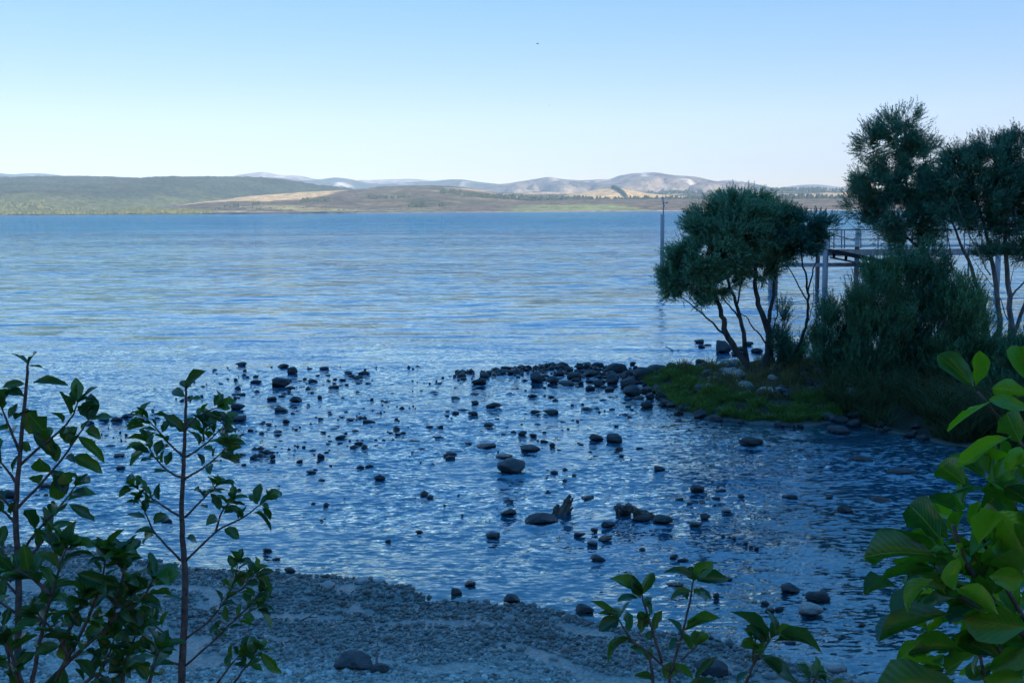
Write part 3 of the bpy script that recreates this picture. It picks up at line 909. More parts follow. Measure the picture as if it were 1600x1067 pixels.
ORD = ['', 'second ', 'third ', 'fourth ', 'fifth ', 'sixth ', 'seventh ', 'eighth ', 'ninth ', 'tenth ', 'eleventh ', 'twelfth ', 'thirteenth ', 'fourteenth ', 'fifteenth ', 'sixteenth ', 'seventeenth ', 'eighteenth ']
claims = {}
for i, s_ in enumerate(STONES):
    if s_[6]: continue
    best = min(marks, key=lambda m: (m[0][1] - s_[1]) ** 2 + (m[0][2] - s_[2]) ** 2)
    dx, dy = s_[1] - best[0][1], s_[2] - best[0][2]
    side = ('right of' if dx > 0 else 'left of') if abs(dx) > abs(dy) else ('beyond' if dy > 0 else 'in front of')
    claims.setdefault((best[1], side), []).append((math.hypot(dx, dy), i))
for (nm, side), v in claims.items():
    v.sort()
    for k, (dd, i) in enumerate(v):
        far = 'close ' if k < 6 else 'farther '
        sz = 'small dark stone' if STONES[i][3] > 0.07 else 'tiny dark stone'
        if k < 18: STONES[i][6] = '%s%s counting outward %s the %s' % (ORD[k], sz, side, nm)
        else: STONES[i][6] = 'dark stone among those scattered farther %s the %s' % (side if side != 'in front of' else 'in front of', nm)
for (zi, x, y, a, b, hh, lab, tone), gz in zip(STONES, zs_):
    _, z, grp, glab = ZONES[zi]
    hh = hh * (0.72 if a < 0.12 else 0.9)
    c = max(hh * 0.62, a * 0.32)
    base = max(0.0, float(gz))
    o = link('boulder' if a > 0.16 else 'stone', rr.choice(SM[tone]), None, (x, y, base + hh - c * 0.97), lab or glab, 'boulder' if a > 0.16 else 'stone', grp)
    o.scale = (a * 1.03, b, c)
    o.rotation_euler = (rr.uniform(-0.12, 0.12), rr.uniform(-0.12, 0.12), rr.choice((0, math.pi)) + rr.uniform(-0.35, 0.35))
# ------------------------------------------------------------------ trees and shrubs of the spit
def leaf_mat(name, c1, c2, rough=0.5, trans=0.25, spec=0.35, tcol=None, scale=2.0, spots=False):
    t = NT(name)
    v = t.coords('Object'); oi = t.n('ShaderNodeObjectInfo')
    nz = t.noise(v, scale, 3)
    f = t.math('ADD', t.math('MULTIPLY', nz.outputs['Fac'], 0.7), t.math('MULTIPLY', oi.outputs['Random'], 0.45))
    c = t.ramp(f, [(0.3, c1), (0.85, c2)])
    if spots:
        n2 = t.noise(v, 7, 2); k = t.ramp(n2.outputs['Fac'], [(0.70, (1, 1, 1)), (0.76, (0.35, 0.16, 0.08))])
        c = t.mix(1.0, c, k, 'MULTIPLY')
    p = t.bsdf(c, rough, spec)
    tl = t.n('ShaderNodeBsdfTranslucent')
    tc = t.mix(1.0, c, tcol or (1.3, 1.25, 0.6), 'MULTIPLY'); t.l(tc, tl.inputs['Color'])
    m = t.n('ShaderNodeMixShader'); m.inputs[0].default_value = trans
    t.l(p.outputs[0], m.inputs[1]); t.l(tl.outputs[0], m.inputs[2])
    return t.done(m)


M_NEEDLE = leaf_mat('tea_tree_leaf', (0.03, 0.18, 0.15), (0.19, 0.42, 0.25), 0.5, 0.25, 0.25, scale=1.3)
M_NEEDLE2 = leaf_mat('thicket_leaf', (0.045, 0.18, 0.12), (0.16, 0.34, 0.16), 0.6, 0.2, 0.2, scale=1.3)
M_BARK = simple_mat('tea_tree_bark', (0.04, 0.042, 0.04), (0.14, 0.14, 0.13), 9, 0.9, 0.6, 0.02, 0.2, stretch=(1, 1, 0.25))
M_BARKP = simple_mat('pale_tea_tree_bark', (0.09, 0.09, 0.088), (0.3, 0.29, 0.28), 9, 0.9, 0.6, 0.02, 0.2, stretch=(1, 1, 0.25))
M_DEAD = simple_mat('bleached_wood', (0.22, 0.2, 0.18), (0.45, 0.42, 0.38), 14, 0.9, 0.5, 0.01, 0.2, stretch=(1, 1, 0.3))


def shoots(P, Dv, L, nleaf, leaf_len, leaf_w, r):
    """needle-leaved shoots: for each point a thin stalk and nleaf narrow leaf triangles"""
    n = len(P)
    Dv = Dv / (np.linalg.norm(Dv, axis=1)[:, None] + 1e-9)
    t = np.tile(np.linspace(0.08, 1.0, nleaf), (n, 1)) + r.uniform(-0.04, 0.04, (n, nleaf))
    a = r.uniform(0, 2 * math.pi, (n, nleaf))
    e1 = np.cross(Dv, np.array([0.3, 0.5, 0.81])); e1 /= np.linalg.norm(e1, axis=1)[:, None] + 1e-9
    e2 = np.cross(Dv, e1)
    side = np.cos(a)[..., None] * e1[:, None] + np.sin(a)[..., None] * e2[:, None]
    perp = -np.sin(a)[..., None] * e1[:, None] + np.cos(a)[..., None] * e2[:, None]
    base = P[:, None] + Dv[:, None] * (t * L[:, None])[..., None]
    up = (0.55 + 0.6 * t)[..., None]
    ld = side + Dv[:, None] * up
    ld /= np.linalg.norm(ld, axis=2)[..., None]
    ll = leaf_len * r.uniform(0.7, 1.25, (n, nleaf))[..., None]
    w = perp * leaf_w * 0.5
    tri = np.stack([base - w, base + w, base + ld * ll], 2).reshape(-1, 3)
    q = np.arange(len(tri)).reshape(-1, 3)
    # stalk
    s0 = P - Dv * (L * 0.5)[:, None]; s1 = P + Dv * (L * 0.95)[:, None]
    st = np.stack([s0 - e1 * 0.004, s0 + e1 * 0.004, s1], 1).reshape(-1, 3)
    tt = np.arange(len(st)).reshape(-1, 3) + len(tri)
    return np.concatenate([tri, st]), q, tt


def crown_points(blobs, Yd, n, r, seed, gap=0.0, depth_k=0.8, up=0.5):
    """points through the crown's blobs (photo ellipses at distance Yd), clumped, more on the outside"""
    area = np.array([b[2] * b[3] for b in blobs], float)
    area /= area.sum()
    C = []; R = []
    for b in blobs:
        c = PY(b[0], b[1], Yd + (b[4] if len(b) > 4 else 0))
        C.append(c[:]); s = Yd / F
        R.append((b[2] * s, max(b[2], b[3]) * s * depth_k, b[3] * s))
    C = np.array(C); R = np.array(R)
    k = r.choice(len(blobs), n * 2, p=area)
    d = r.normal(size=(n * 2, 3)); d /= np.linalg.norm(d, axis=1)[:, None]
    rad = r.uniform(0, 1, n * 2) ** 0.36
    P = C[k] + d * R[k] * rad[:, None] * (1 + 0.12 * r.normal(size=(n * 2, 1)) * (rad > 0.8)[:, None])
    cl = np.array([mnoise.noise(Vector(p) * 3.0 + Vector((seed, 0, 0))) for p in P])
    keep = np.where(cl > gap)[0][:n]
    P = P[keep]; d = d[keep]
    dirs = d * np.array([1, 1, 0.8]) + np.array([0, 0, up]) + r.normal(size=d.shape) * 0.3
    return P, dirs, C, R


def px_path(pts, Yd, dz=None, wob=0.0, r=None):
    out = []
    for i, p in enumerate(pts):
        out.append(PY(p[0], p[1], Yd + (p[2] if len(p) > 2 else 0))[:])
    out = np.array(out)
    # smooth resample
    m = 4
    tt = np.linspace(0, len(out) - 1, (len(out) - 1) * m + 1)
    res = np.stack([np.interp(tt, np.arange(len(out)), out[:, k]) for k in range(3)], 1)
    for _ in range(2):
        res[1:-1] = 0.25 * res[:-2] + 0.5 * res[1:-1] + 0.25 * res[2:]
    if wob and r is not None:
        res[1:-1] += r.normal(size=res[1:-1].shape) * wob
    return res


def make_tree(name, label, cat, base_px, Yd, stems, blobs, nshoot, seed, mat, group=None, gap=-0.05, up=0.5, L=(0.10, 0.24), leaf=(0.06, 0.019), nleaf=12, twigs=90, dead=(), depth_k=0.8, bark=None):
    r = np.random.RandomState(seed)
    b0 = PY(base_px[0], base_px[1], Yd)
    gz = float(terrain_z(np.array([b0.x]), np.array([b0.y]))[0][0])
    origin = Vector((b0.x, b0.y, gz))
    root = empty(name, origin, label, cat, group)
    mb = MB(); nodes = []
    for st in stems:
        pts, r0, r1 = st[0], st[1], st[2]
        pth = px_path(pts, Yd, wob=0.012, r=r)
        if len(st) > 3 and st[3]:      # rooted stem: carry it down into the ground
            q = pth[0].copy(); g2 = float(terrain_z(np.array([q[0]]), np.array([q[1]]))[0][0])
            if q[2] > g2: pth = np.concatenate([[[q[0], q[1], g2 - 0.15]], pth])
            else: pth[0][2] = min(pth[0][2], g2 - 0.1)
        n = len(pth); rad = np.linspace(r0, r1, n)
        mb.tube(pth, rad, 8 if r0 > 0.03 else 5)
        nodes.append(pth[n // 3:])
    nodes = np.concatenate(nodes)
    P, Dv, C, R = crown_points(blobs, Yd, nshoot, r, seed, gap, depth_k, up)
    # twigs reach from the stems into the crown
    for i in r.choice(len(P), min(twigs, len(P)), replace=False):
        p = P[i]; low = nodes[:, 2] < p[2] + 0.1
        cand = nodes[low] if low.any() else nodes
        j = np.argmin(((cand - p) ** 2).sum(1)); q = cand[j]
        m1 = q * 0.6 + p * 0.4 + np.array([0, 0, -0.06]) + r.normal(size=3) * 0.05
        m2 = q * 0.25 + p * 0.75 + r.normal(size=3) * 0.04
        mb.tube(np.array([q, m1, m2, p]), [0.016, 0.011, 0.007, 0.003], 4)
    link('trunk', mb.mesh('trunk', bark or M_BARK, True, origin), root)
    if dead:
        md = MB()
        for pts, r0, r1 in dead:
            pth = px_path(pts, Yd - 0.5, wob=0.01, r=r); md.tube(pth, np.linspace(r0, r1, len(pth)), 5)
        link('dead_branch', md.mesh('dead_branch', M_DEAD, True, origin), root, label='bleached bare branch')
    Ls = r.uniform(L[0], L[1], len(P))
    co, q, tt = shoots(P, Dv, Ls, nleaf, leaf[0], leaf[1], r)
    link('crown', mesh_np('crown', co - np.array(origin), [q, tt], mat, False), root)
    return root


make_tree('spreading_tree', 'wide dome-crowned tree leaning over the lake with several bent dark trunks', 'tree', (1192, 612), 23.4,
          [([(1190, 616), (1181, 592), (1168, 570), (1150, 546), (1134, 522), (1129, 492), (1116, 462), (1094, 436)], 0.115, 0.035, True),
           ([(1168, 571), (1164, 542), (1160, 512), (1150, 472), (1138, 440), (1130, 405)], 0.065, 0.022),
           ([(1158, 500), (1140, 478), (1120, 452)], 0.025, 0.012),
           ([(1193, 616), (1191, 582), (1200, 552), (1203, 522), (1190, 490), (1180, 460), (1180, 420), (1175, 380)], 0.11, 0.03, True),
           ([(1199, 540), (1178, 512), (1164, 494), (1150, 484)], 0.022, 0.009),
           ([(1200, 616), (1204, 588), (1206, 560), (1205, 530), (1201, 500), (1206, 470), (1212, 430), (1206, 390)], 0.08, 0.025, True),
           ([(1205, 555), (1207, 520), (1216, 484), (1213, 452)], 0.028, 0.008),
           ([(1134, 524), (1112, 504), (1085, 480), (1062, 462)], 0.03, 0.009),
           ([(1150, 480), (1160, 440), (1165, 400)], 0.025, 0.012)],
          [(1062, 428, 30, 34), (1048, 444, 15, 20), (1090, 408, 44, 48), (1084, 464, 28, 13), (1120, 440, 38, 26), (1130, 384, 58, 50), (1166, 350, 54, 42), (1150, 324, 40, 20), (1178, 314, 26, 11),
           (1202, 362, 40, 40), (1218, 384, 24, 34), (1168, 402, 38, 26), (1192, 424, 20, 14), (1105, 352, 34, 26), (1226, 345, 22, 20)],
          17000, 3, M_NEEDLE, gap=-0.03, twigs=230, L=(0.1, 0.3))
make_tree('slender_tree', 'thin dark tree with a small flat crown in front of the jetty', 'tree', (1205, 606), 23.2,
          [([(1204, 612), (1216, 582), (1240, 556), (1254, 527), (1262, 496), (1263, 462), (1259, 432), (1252, 402), (1248, 372)], 0.05, 0.014, True),
           ([(1262, 458), (1272, 420), (1281, 388), (1286, 360)], 0.022, 0.008), ([(1262, 470), (1243, 440), (1228, 408), (1236, 378)], 0.02, 0.007),
           ([(1262, 462), (1284, 452), (1300, 448)], 0.009, 0.004), ([(1257, 516), (1268, 488), (1272, 452), (1270, 440)], 0.012, 0.005)],
          [(1262, 352, 42, 24), (1240, 374, 30, 26), (1286, 352, 22, 17), (1258, 380, 26, 18), (1226, 352, 26, 20)], 3000, 5, M_NEEDLE, gap=0.0, twigs=90)
make_tree('tall_tree', 'tallest tree on the spit with a narrow ragged top and leaning trunk', 'tree', (1500, 585), 26.5,
          [([(1508, 592), (1500, 540), (1488, 478), (1466, 436), (1446, 394), (1432, 350), (1418, 300), (1408, 240)], 0.12, 0.02, True),
           ([(1446, 396), (1420, 372), (1390, 350), (1350, 335)], 0.04, 0.01), ([(1436, 360), (1452, 310), (1450, 260)], 0.035, 0.01),
           ([(1420, 310), (1385, 270), (1362, 225)], 0.03, 0.008), ([(1470, 440), (1430, 410), (1390, 392)], 0.03, 0.01)],
          [(1405, 212, 42, 36), (1360, 222, 18, 32), (1432, 250, 38, 36), (1386, 282, 42, 34), (1346, 322, 24, 22), (1400, 342, 58, 34), (1446, 300, 34, 30), (1424, 376, 44, 22), (1372, 300, 36, 40), (1340, 278, 10, 14), (1420, 190, 18, 16), (1464, 292, 22, 26), (1456, 340, 30, 24)],
          13000, 8, M_NEEDLE, gap=0.09, twigs=230, L=(0.12, 0.36), bark=M_BARKP, dead=[([(1505, 470), (1470, 425), (1440, 398), (1422, 386)], 0.022, 0.008), ([(1490, 430), (1482, 370), (1470, 330), (1458, 305)], 0.018, 0.006)])
make_tree('broad_tree', 'broad many-stemmed tree at the right edge with a dense flat crown', 'tree', (1550, 590), 25.0,
          [([(1548, 600), (1545, 540), (1538, 480), (1522, 430), (1502, 382), (1484, 332)], 0.08, 0.02, True), ([(1560, 600), (1562, 520), (1556, 440), (1546, 384), (1532, 332), (1520, 290)], 0.08, 0.02, True),
           ([(1580, 600), (1580, 500), (1574, 424), (1570, 362), (1578, 310), (1580, 260)], 0.08, 0.02, True), ([(1556, 560), (1530, 500), (1500, 440), (1478, 400)], 0.04, 0.012),
           ([(1570, 560), (1596, 490), (1620, 420), (1630, 340)], 0.06, 0.02), ([(1546, 520), (1520, 470), (1512, 420), (1516, 370)], 0.03, 0.01), ([(1575, 470), (1600, 440), (1640, 400)], 0.03, 0.01)],
          [(1500, 272, 46, 34), (1560, 254, 52, 42), (1592, 228, 30, 24), (1540, 306, 58, 36), (1484, 306, 34, 28), (1592, 300, 50, 46), (1584, 346, 40, 26), (1650, 290, 60, 66), (1552, 394, 28, 16), (1610, 390, 40, 20), (1510, 340, 36, 18), (1472, 284, 26, 28), (1486, 340, 30, 20), (1540, 345, 30, 24), (1500, 250, 24, 18)],
          18000, 9, M_NEEDLE, gap=0.08, twigs=280, L=(0.12, 0.34), bark=M_BARKP, dead=[([(1548, 430), (1520, 380), (1500, 330), (1488, 300)], 0.018, 0.006), ([(1540, 520), (1520, 470), (1505, 430), (1480, 405)], 0.02, 0.006), ([(1575, 500), (1560, 460), (1530, 420), (1515, 395)], 0.016, 0.005), ([(1590, 520), (1575, 470), (1580, 430), (1590, 400)], 0.018, 0.006)])


def thicket(label, base, Yd, blobs, n, seed, nst, top, spread, name='shrub', group='shrubs of the spit thicket', up=2.0, gap=-0.06):
    r = random.Random(seed)
    st = []
    for i in range(nst):
        x0 = base[0] + r.uniform(-spread, spread); b = r.choice(blobs)
        st.append(([(x0, base[1] + r.uniform(-8, 8), r.uniform(-0.7, 0.7)), (x0 + r.uniform(-6, 6), base[1] - 40), (x0 * 0.6 + b[0] * 0.4, (base[1] + b[1]) / 2), (b[0] + r.uniform(-0.5, 0.5) * b[2], b[1])], 0.022, 0.008, True))
    make_tree(name, label, 'shrub', base, Yd, st, blobs, n, seed, M_NEEDLE2, group, gap=gap, up=up, twigs=70, L=(0.14, 0.34))


thicket('dense upright shrub in the thicket beside the slender young shrubs', (1362, 636), 21.6, [(1352, 478, 30, 50), (1372, 440, 34, 34), (1362, 540, 42, 46), (1345, 560, 30, 40), (1385, 500, 40, 50), (1340, 500, 16, 40), (1345, 598, 36, 26), (1385, 604, 30, 24)], 5000, 31, 26, 400, 38)
thicket('tallest dense shrub in the middle of the dark thicket', (1432, 640), 21.9, [(1412, 432, 38, 36), (1446, 424, 36, 34), (1430, 490, 50, 50), (1470, 470, 40, 50), (1420, 560, 52, 44), (1455, 400, 18, 16), (1420, 606, 40, 24), (1455, 600, 30, 26)], 5600, 32, 30, 400, 44)
thicket('dense shrub at the right end of the dark thicket', (1502, 640), 21.5, [(1500, 474, 36, 42), (1520, 520, 34, 50), (1488, 560, 48, 46), (1530, 570, 34, 40), (1500, 606, 40, 24)], 4400, 33, 24, 400, 36)
thicket('dark low shrub at the right edge under the broad tree', (1588, 640), 20.6, [(1590, 560, 30, 40), (1575, 600, 40, 40), (1620, 570, 50, 60), (1555, 620, 30, 24)], 3000, 34, 14, 500, 36)
thicket('slender feathery young shrub left of the thicket', (1290, 612), 22.0, [(1290, 520, 14, 46), (1298, 500, 10, 34), (1284, 545, 18, 34), (1300, 560, 16, 30)], 1100, 35, 8, 460, 10, 'young_shrub', 'slender young shrubs', 1.6)
thicket('slender feathery young shrub right behind the slender tree', (1318, 614), 22.2, [(1312, 540, 12, 34), (1326, 530, 12, 30), (1318, 570, 16, 28)], 800, 36, 7, 460, 12, 'young_shrub', 'slender young shrubs', 1.6)
thicket('sparse thin young shrub just right of the spreading tree trunks', (1222, 600), 23.0, [(1222, 498, 7, 30), (1218, 535, 11, 26), (1228, 560, 10, 20)], 420, 37, 3, 460, 4, 'young_shrub', 'slender young shrubs', 1.6)
thicket('sparse leaning young shrub between the slender tree and jetty', (1240, 590), 23.6, [(1242, 545, 14, 16), (1232, 560, 14, 14), (1256, 538, 9, 14)], 420, 38, 4, 460, 8, 'young_shrub', 'slender young shrubs', 1.2)

# grass of the spit: lush edge, olive tussocks behind
def grass(name, label, n, region, hh, ww, seed, mat, tuft=0.0, lean=0.35):
    r = np.random.RandomState(seed)
    x0, x1, y0, y1 = region[:4]
    X = r.uniform(x0, x1, n * 5); Y = r.uniform(y0, y1, n * 5)
    z, db, ds = terrain_z(X, Y)
    m = region[4](X, Y, ds)
    if tuft:
        m &= (pn(X / tuft, Y / tuft, seed) > 0.05)
    X, Y, z = X[m][:n], Y[m][:n], z[m][:n]; n = len(X)
    h = hh * r.uniform(0.35, 1.2, n) * np.clip(1 + 1.3 * pn(X / 0.45, Y / 0.45, seed + 1), 0.3, 2)
    a = r.uniform(0, 2 * math.pi, n); b = r.uniform(0, 2 * math.pi, n)
    le = h * lean * r.uniform(0.2, 1.8, n)
    base = np.stack([X, Y, z - 0.02], 1)
    w = np.stack([np.cos(a), np.sin(a), 0 * a], 1) * ww / 2
    ld = np.stack([np.cos(b) * le, np.sin(b) * le, h], 1)
    mid = base + ld * np.array([0.35, 0.35, 0.6])
    co = np.stack([base - w, base + w, mid + w * 0.8, mid - w * 0.8, base + ld], 1).reshape(-1, 3)
    k = np.arange(n)[:, None] * 5
    return link(name, mesh_np(name, co, [k + np.array([[0, 1, 2, 3]]), k + np.array([[3, 2, 4]])], mat, False), label=label, cat='grass', kind='stuff')


M_GRASS = leaf_mat('bank_grass', (0.06, 0.14, 0.04), (0.17, 0.27, 0.07), 0.7, 0.3, 0.15, scale=2.5)
M_TUSS = leaf_mat('tussock_grass', (0.10, 0.12, 0.045), (0.22, 0.22, 0.10), 0.8, 0.25, 0.1, scale=2.0)
g0 = PZ(1030, 625); g1 = PZ(1350, 664)
grass('bank_grass', 'lush short green grass along the river edge of the spit', 26000, (2.6, 8.6, 18.5, 24.5, lambda X, Y, ds: (ds > 0.06) & (ds < 1.1 + 1.2 * pn(X, Y, 5)) & (X / Y < 0.34 + 0.03 * pn(X * 2, Y * 2, 6)) & (pn(X / 0.35, Y / 0.3, 8) > -0.12)), 0.16, 0.016, 61, M_GRASS, lean=0.7)
grass('tussocks', 'olive and straw coloured tussocks behind the green bank', 15000, (2.6, 12, 19, 30, lambda X, Y, ds: (ds > 0.9) & (ds < 5.5)), 0.30, 0.014, 62, M_TUSS, tuft=0.55, lean=0.6)
grass('pool_sedge', 'dark arching sedge overhanging the shaded pool', 11000, (6.5, 14, 15, 22, lambda X, Y, ds: (ds > 0.02) & (ds < 1.7) & (X / Y > 0.32)), 0.55, 0.018, 63, leaf_mat('sedge', (0.045, 0.075, 0.03), (0.09, 0.13, 0.05), 0.7, 0.2, 0.2), tuft=0.6, lean=1.0)

# grey cobbles on the lake side of the spit
rr = random.Random(77)
n_ = poly_px([(1000, 592), (1015, 606), (1030, 622), (1062, 643), (1110, 653), (1170, 661), (1240, 664), (1310, 660), (1350, 664), (1400, 676), (1470, 690), (1560, 705), (1650, 720)])
for i in range(120):
    p = PZ(rr.uniform(1085, 1390), 556 + rr.uniform(0, 52), 0.45)
    z, db, ds = terrain_z(np.array([p.x]), np.array([p.y]))
    if ds[0] < 0.15 or ds[0] > 6: continue
    a = rr.uniform(0.07, 0.22)
    tn = 'p' if rr.random() < 0.35 else 'd'
    wh = 'left of the spreading tree trunks' if p.x < 5.6 else ('right of the spreading tree' if p.x < 7.6 else 'under the dark thicket')
    o = link('cobble', rr.choice(SM[tn]), None, (p.x, p.y, float(z[0]) + a * 0.2), ('pale' if tn == 'p' else 'dark') + (' larger' if a > 0.15 else ' small') + ' cobble on the spit ' + wh, 'stone', 'cobbles under the spit trees')
    o.scale = (a, a * rr.uniform(0.7, 1), a * rr.uniform(0.45, 0.7)); o.rotation_euler = (rr.uniform(-.3, .3), rr.uniform(-.3, .3), rr.uniform(0, 6.3))

# stones along the river edge of the spit
for i in range(46):
    f = rr.random(); k = f * (len(n_) - 3); j = int(k); q = n_[j] * (1 - k + j) + n_[j + 1] * (k - j)
    x, y = q[0] + rr.uniform(-0.25, 0.2), q[1] + rr.uniform(-0.25, 0.35)
    z = max(0.0, float(terrain_z(np.array([x]), np.array([y]))[0][0])); a = rr.uniform(0.06, 0.17)
    tn = 'd'
    wh = ('near the boulder bar' if f < 0.3 else 'in front of the green grass' if f < 0.65 else 'beside the dark pool')
    o = link('cobble', rr.choice(SM[tn]), None, (x, y, z + a * 0.15), ('pale' if tn == 'p' else 'dark') + ' cobble at the spit edge ' + wh, 'stone', 'cobbles along the river edge of the spit')
    o.scale = (a, a * rr.uniform(0.7, 1), a * rr.uniform(0.45, 0.7)); o.rotation_euler = (rr.uniform(-.3, .3), rr.uniform(-.3, .3), rr.uniform(0, 6.3))

# ------------------------------------------------------------------ jetty and marker
M_TIMBER = simple_mat('weathered_timber', (0.42, 0.42, 0.4), (0.7, 0.7, 0.68), 3.0, 0.9, 0.4, 0.02, 0.2, stretch=(1, 1, 0.2))
M_DARKT = simple_mat('dark_tarred_timber', (0.025, 0.025, 0.027), (0.06, 0.055, 0.05), 3.0, 0.8, 0.4, 0.02, 0.2)
M_STEEL = simple_mat('galvanised_rail', (0.22, 0.23, 0.24), (0.36, 0.37, 0.38), 6.0, 0.5, 0.1, 0.01, 0.5)
JY = 52.0
jo = PY(1400, 450, JY); jorigin = Vector((jo.x, JY, 0))
jet = empty('jetty', jorigin, 'timber jetty on tall piles with a steel handrail behind the trees', 'jetty')


def jp(x, y, dy=0.0):
    return PY(x, y, JY + dy)


def jpart(name, mb, mat, smooth=False, label=None):
    return link(name, mb.mesh(name, mat, smooth, jorigin), jet, label=label)


def jbox(name, x0, y0, x1, y1, d0, d1, mat, label=None):
    a = jp(x0, y0, d0); b = jp(x1, y1, d0)
    za = jp((x0 + x1) / 2, y0, d0).z; zb = jp((x0 + x1) / 2, y1, d0).z
    m = MB(); m.box(((a.x + b.x) / 2, JY + (d0 + d1) / 2, (za + zb) / 2), (abs(b.x - a.x), d1 - d0, abs(za - zb)))
    return jpart(name, m, mat, label=label)


zdeck = jp(1340, 386).z
jbox('stringer', 1160, 389, 1800, 399, 0.0, 0.16, M_TIMBER)
jbox('stringer', 1160, 389, 1800, 399, 1.7, 1.86, M_TIMBER)
x0 = jp(1160, 386).x; x1 = jp(1800, 386).x
nplank = int((x1 - x0) / 0.3)
pm = MB(); pm.box((0, 0, 0), (0.28, 2.06, 0.05)); pmesh = pm.mesh('deck_plank', M_TIMBER)
for i in range(nplank):
    o = link('deck_plank', pmesh, jet); o.location = (x0 + (i + 0.5) * 0.3 - jorigin.x, 0.93, zdeck + 0.03 + 0.004 * math.sin(i * 2.4))
for px, ytop, w, dy in ((1291, 371, 4.2, -0.3), (1278, 398, 3.3, 1.9), (1340.5, 356.5, 3.6, 0.5), (1362, 398, 3.3, 1.9), (1420, 398, 3.6, 0.2), (1478, 398, 3.6, 0.2), (1560, 398, 4.0, -0.2), (1640, 398, 4.0, -0.2), (1205, 398, 3.6, 0.2), (1213, 398, 3.2, 1.9)):
    top = jp(px, ytop, dy); m = MB()
    rad = w * (JY + dy) / F
    m.tube(np.array([(top.x, top.y, -2.5), (top.x + 0.01, top.y, 0.0), (top.x, top.y, top.z - 0.04), (top.x, top.y, top.z)]), [rad * 1.05, rad * 1.04, rad, rad * 0.82], 12)
    jpart('pile', m, M_TIMBER, True)
jbox('waler', 1225, 411, 1410, 417, -0.2, 0.0, M_TIMBER)
jbox('waler', 1225, 412, 1410, 416, 1.75, 1.95, M_DARKT)
jbox('cross_beam', 1240, 396.5, 1286, 400, 0.3, 0.5, M_DARKT)
# gangway sloping down to the water
a = jp(1297, 392, -0.6); b = jp(1420, 417, -0.6)
for dz, th, mt, nm in ((0.0, 0.20, M_DARKT, 'gangway'), (-0.33, 0.10, M_STEEL, 'gangway_rail')):
    m = MB(); ang = math.atan2(b.z - a.z, b.x - a.x)
    m.box(((a.x + b.x) / 2, a.y, (a.z + b.z) / 2 + dz), (math.hypot(b.x - a.x, b.z - a.z), 0.8 if dz == 0 else 0.08, th), Matrix.Rotation(-ang, 3, 'Y'))
    jpart(nm, m, mt)
m = MB(); m.box((jp(1303, 400, -0.6).x, a.y, jp(1303, 398, -0.6).z), (0.12, 0.1, 0.35)); jpart('gangway_bracket', m, M_DARKT)
m = MB(); m.box((jp(1322, 400, -0.6).x, a.y, jp(1322, 401, -0.6).z), (0.12, 0.1, 0.35)); jpart('gangway_bracket', m, M_DARKT)
def jrail(name, p, q, r_=0.028):
    m = MB(); m.tube(np.array([p[:], ((p + q) / 2)[:], q[:]]), [r_, r_, r_], 6); jpart(name, m, M_STEEL, True)
for dy in (0.06, 1.8):
    jrail('handrail', jp(1294, 359, dy), jp(1800, 359, dy), 0.032)
    jrail('mid_rail', jp(1294, 374, dy), jp(1800, 374, dy), 0.02)
for px in (1296, 1303, 1315, 1319.5, 1345, 1372, 1399, 1426, 1453, 1480, 1507, 1534, 1561, 1588, 1615):
    jrail('rail_post', jp(px, 359, 0.06), jp(px, 388, 0.06), 0.03)
jrail('sloping_rail', jp(1303, 367, 0.9), jp(1342, 378, 0.9), 0.03)

mo = PZ(1035.5, 440)
mark = empty('channel_marker', (mo.x, mo.y, 0), 'twin-pile channel marker with a lantern mast standing in the lake', 'marker')
def mk(x, y): return PY(x, y, mo.y)
def mpart(name, mb, mat, smooth=True, label=None): return link(name, mb.mesh(name, mat, smooth, (mo.x, mo.y, 0)), mark, label=label)
for px, yt, rd in ((1033.8, 335, 0.066), (1037.0, 336, 0.058)):
    tp = mk(px, yt); m = MB(); m.tube(np.array([(tp.x, mo.y, -3.0), (tp.x, mo.y, 0), (tp.x, mo.y, tp.z)]), [rd, rd, rd * 0.92], 10); mpart('pile', m, M_TIMBER)
tp = mk(1035.5, 309); m = MB(); m.tube(np.array([mk(1036.4, 345)[:], mk(1036.4, 325)[:], mk(1036.0, 311)[:]]), [0.035, 0.03, 0.028], 8); mpart('mast', m, M_STEEL)
M_LAMPW = simple_mat('white_lantern', (0.6, 0.6, 0.58), (0.8, 0.8, 0.78), 5, 0.5, 0.05, 0.01, 0.5)
m = MB(); c = mk(1035.6, 310); m.box(c[:], (0.1, 0.1, 0.12)); m.tube(np.array([(c.x, c.y, c.z + 0.06), (c.x, c.y, c.z + 0.14)]), [0.04, 0.02], 8); mpart('lantern', m, M_LAMPW, False)
m = MB(); c = mk(1042.5, 317); m.box(c[:], (0.09, 0.08, 0.09)); mpart('lamp', m, M_LAMPW, False)
m = MB(); c = mk(1037, 321.5); m.box(c[:], (0.1, 0.09, 0.16)); mpart('battery_box', m, M_LAMPW, False)
m = MB(); m.tube(np.array([mk(1036, 317)[:], mk(1042.5, 317.5)[:]]), [0.018, 0.018], 6); mpart('bracket', m, M_STEEL)

# ------------------------------------------------------------------ driftwood, sticks, birds
M_DRIFT = simple_mat('driftwood', (0.06, 0.05, 0.042), (0.26, 0.22, 0.18), 16, 0.9, 0.8, 0.02, 0.2, stretch=(1, 1, 0.22))
def drift(name, label, tubes, Y0, mat=M_DRIFT, k=7, cat='driftwood', parts=None):
    o0 = tubes[0][0][0]
    org = PY(o0[0], o0[1], Y0); mb = MB(); r = np.random.RandomState(len(label))
    for pts, r0, r1 in tubes:
        pth = px_path(pts, Y0, wob=0.006, r=r); rad = np.linspace(r0, r1, len(pth)) * r.uniform(0.8, 1.2, len(pth)); mb.tube(pth, rad, k)
    return link(name, mb.mesh(name, mat, False, org), None, org, label, cat)

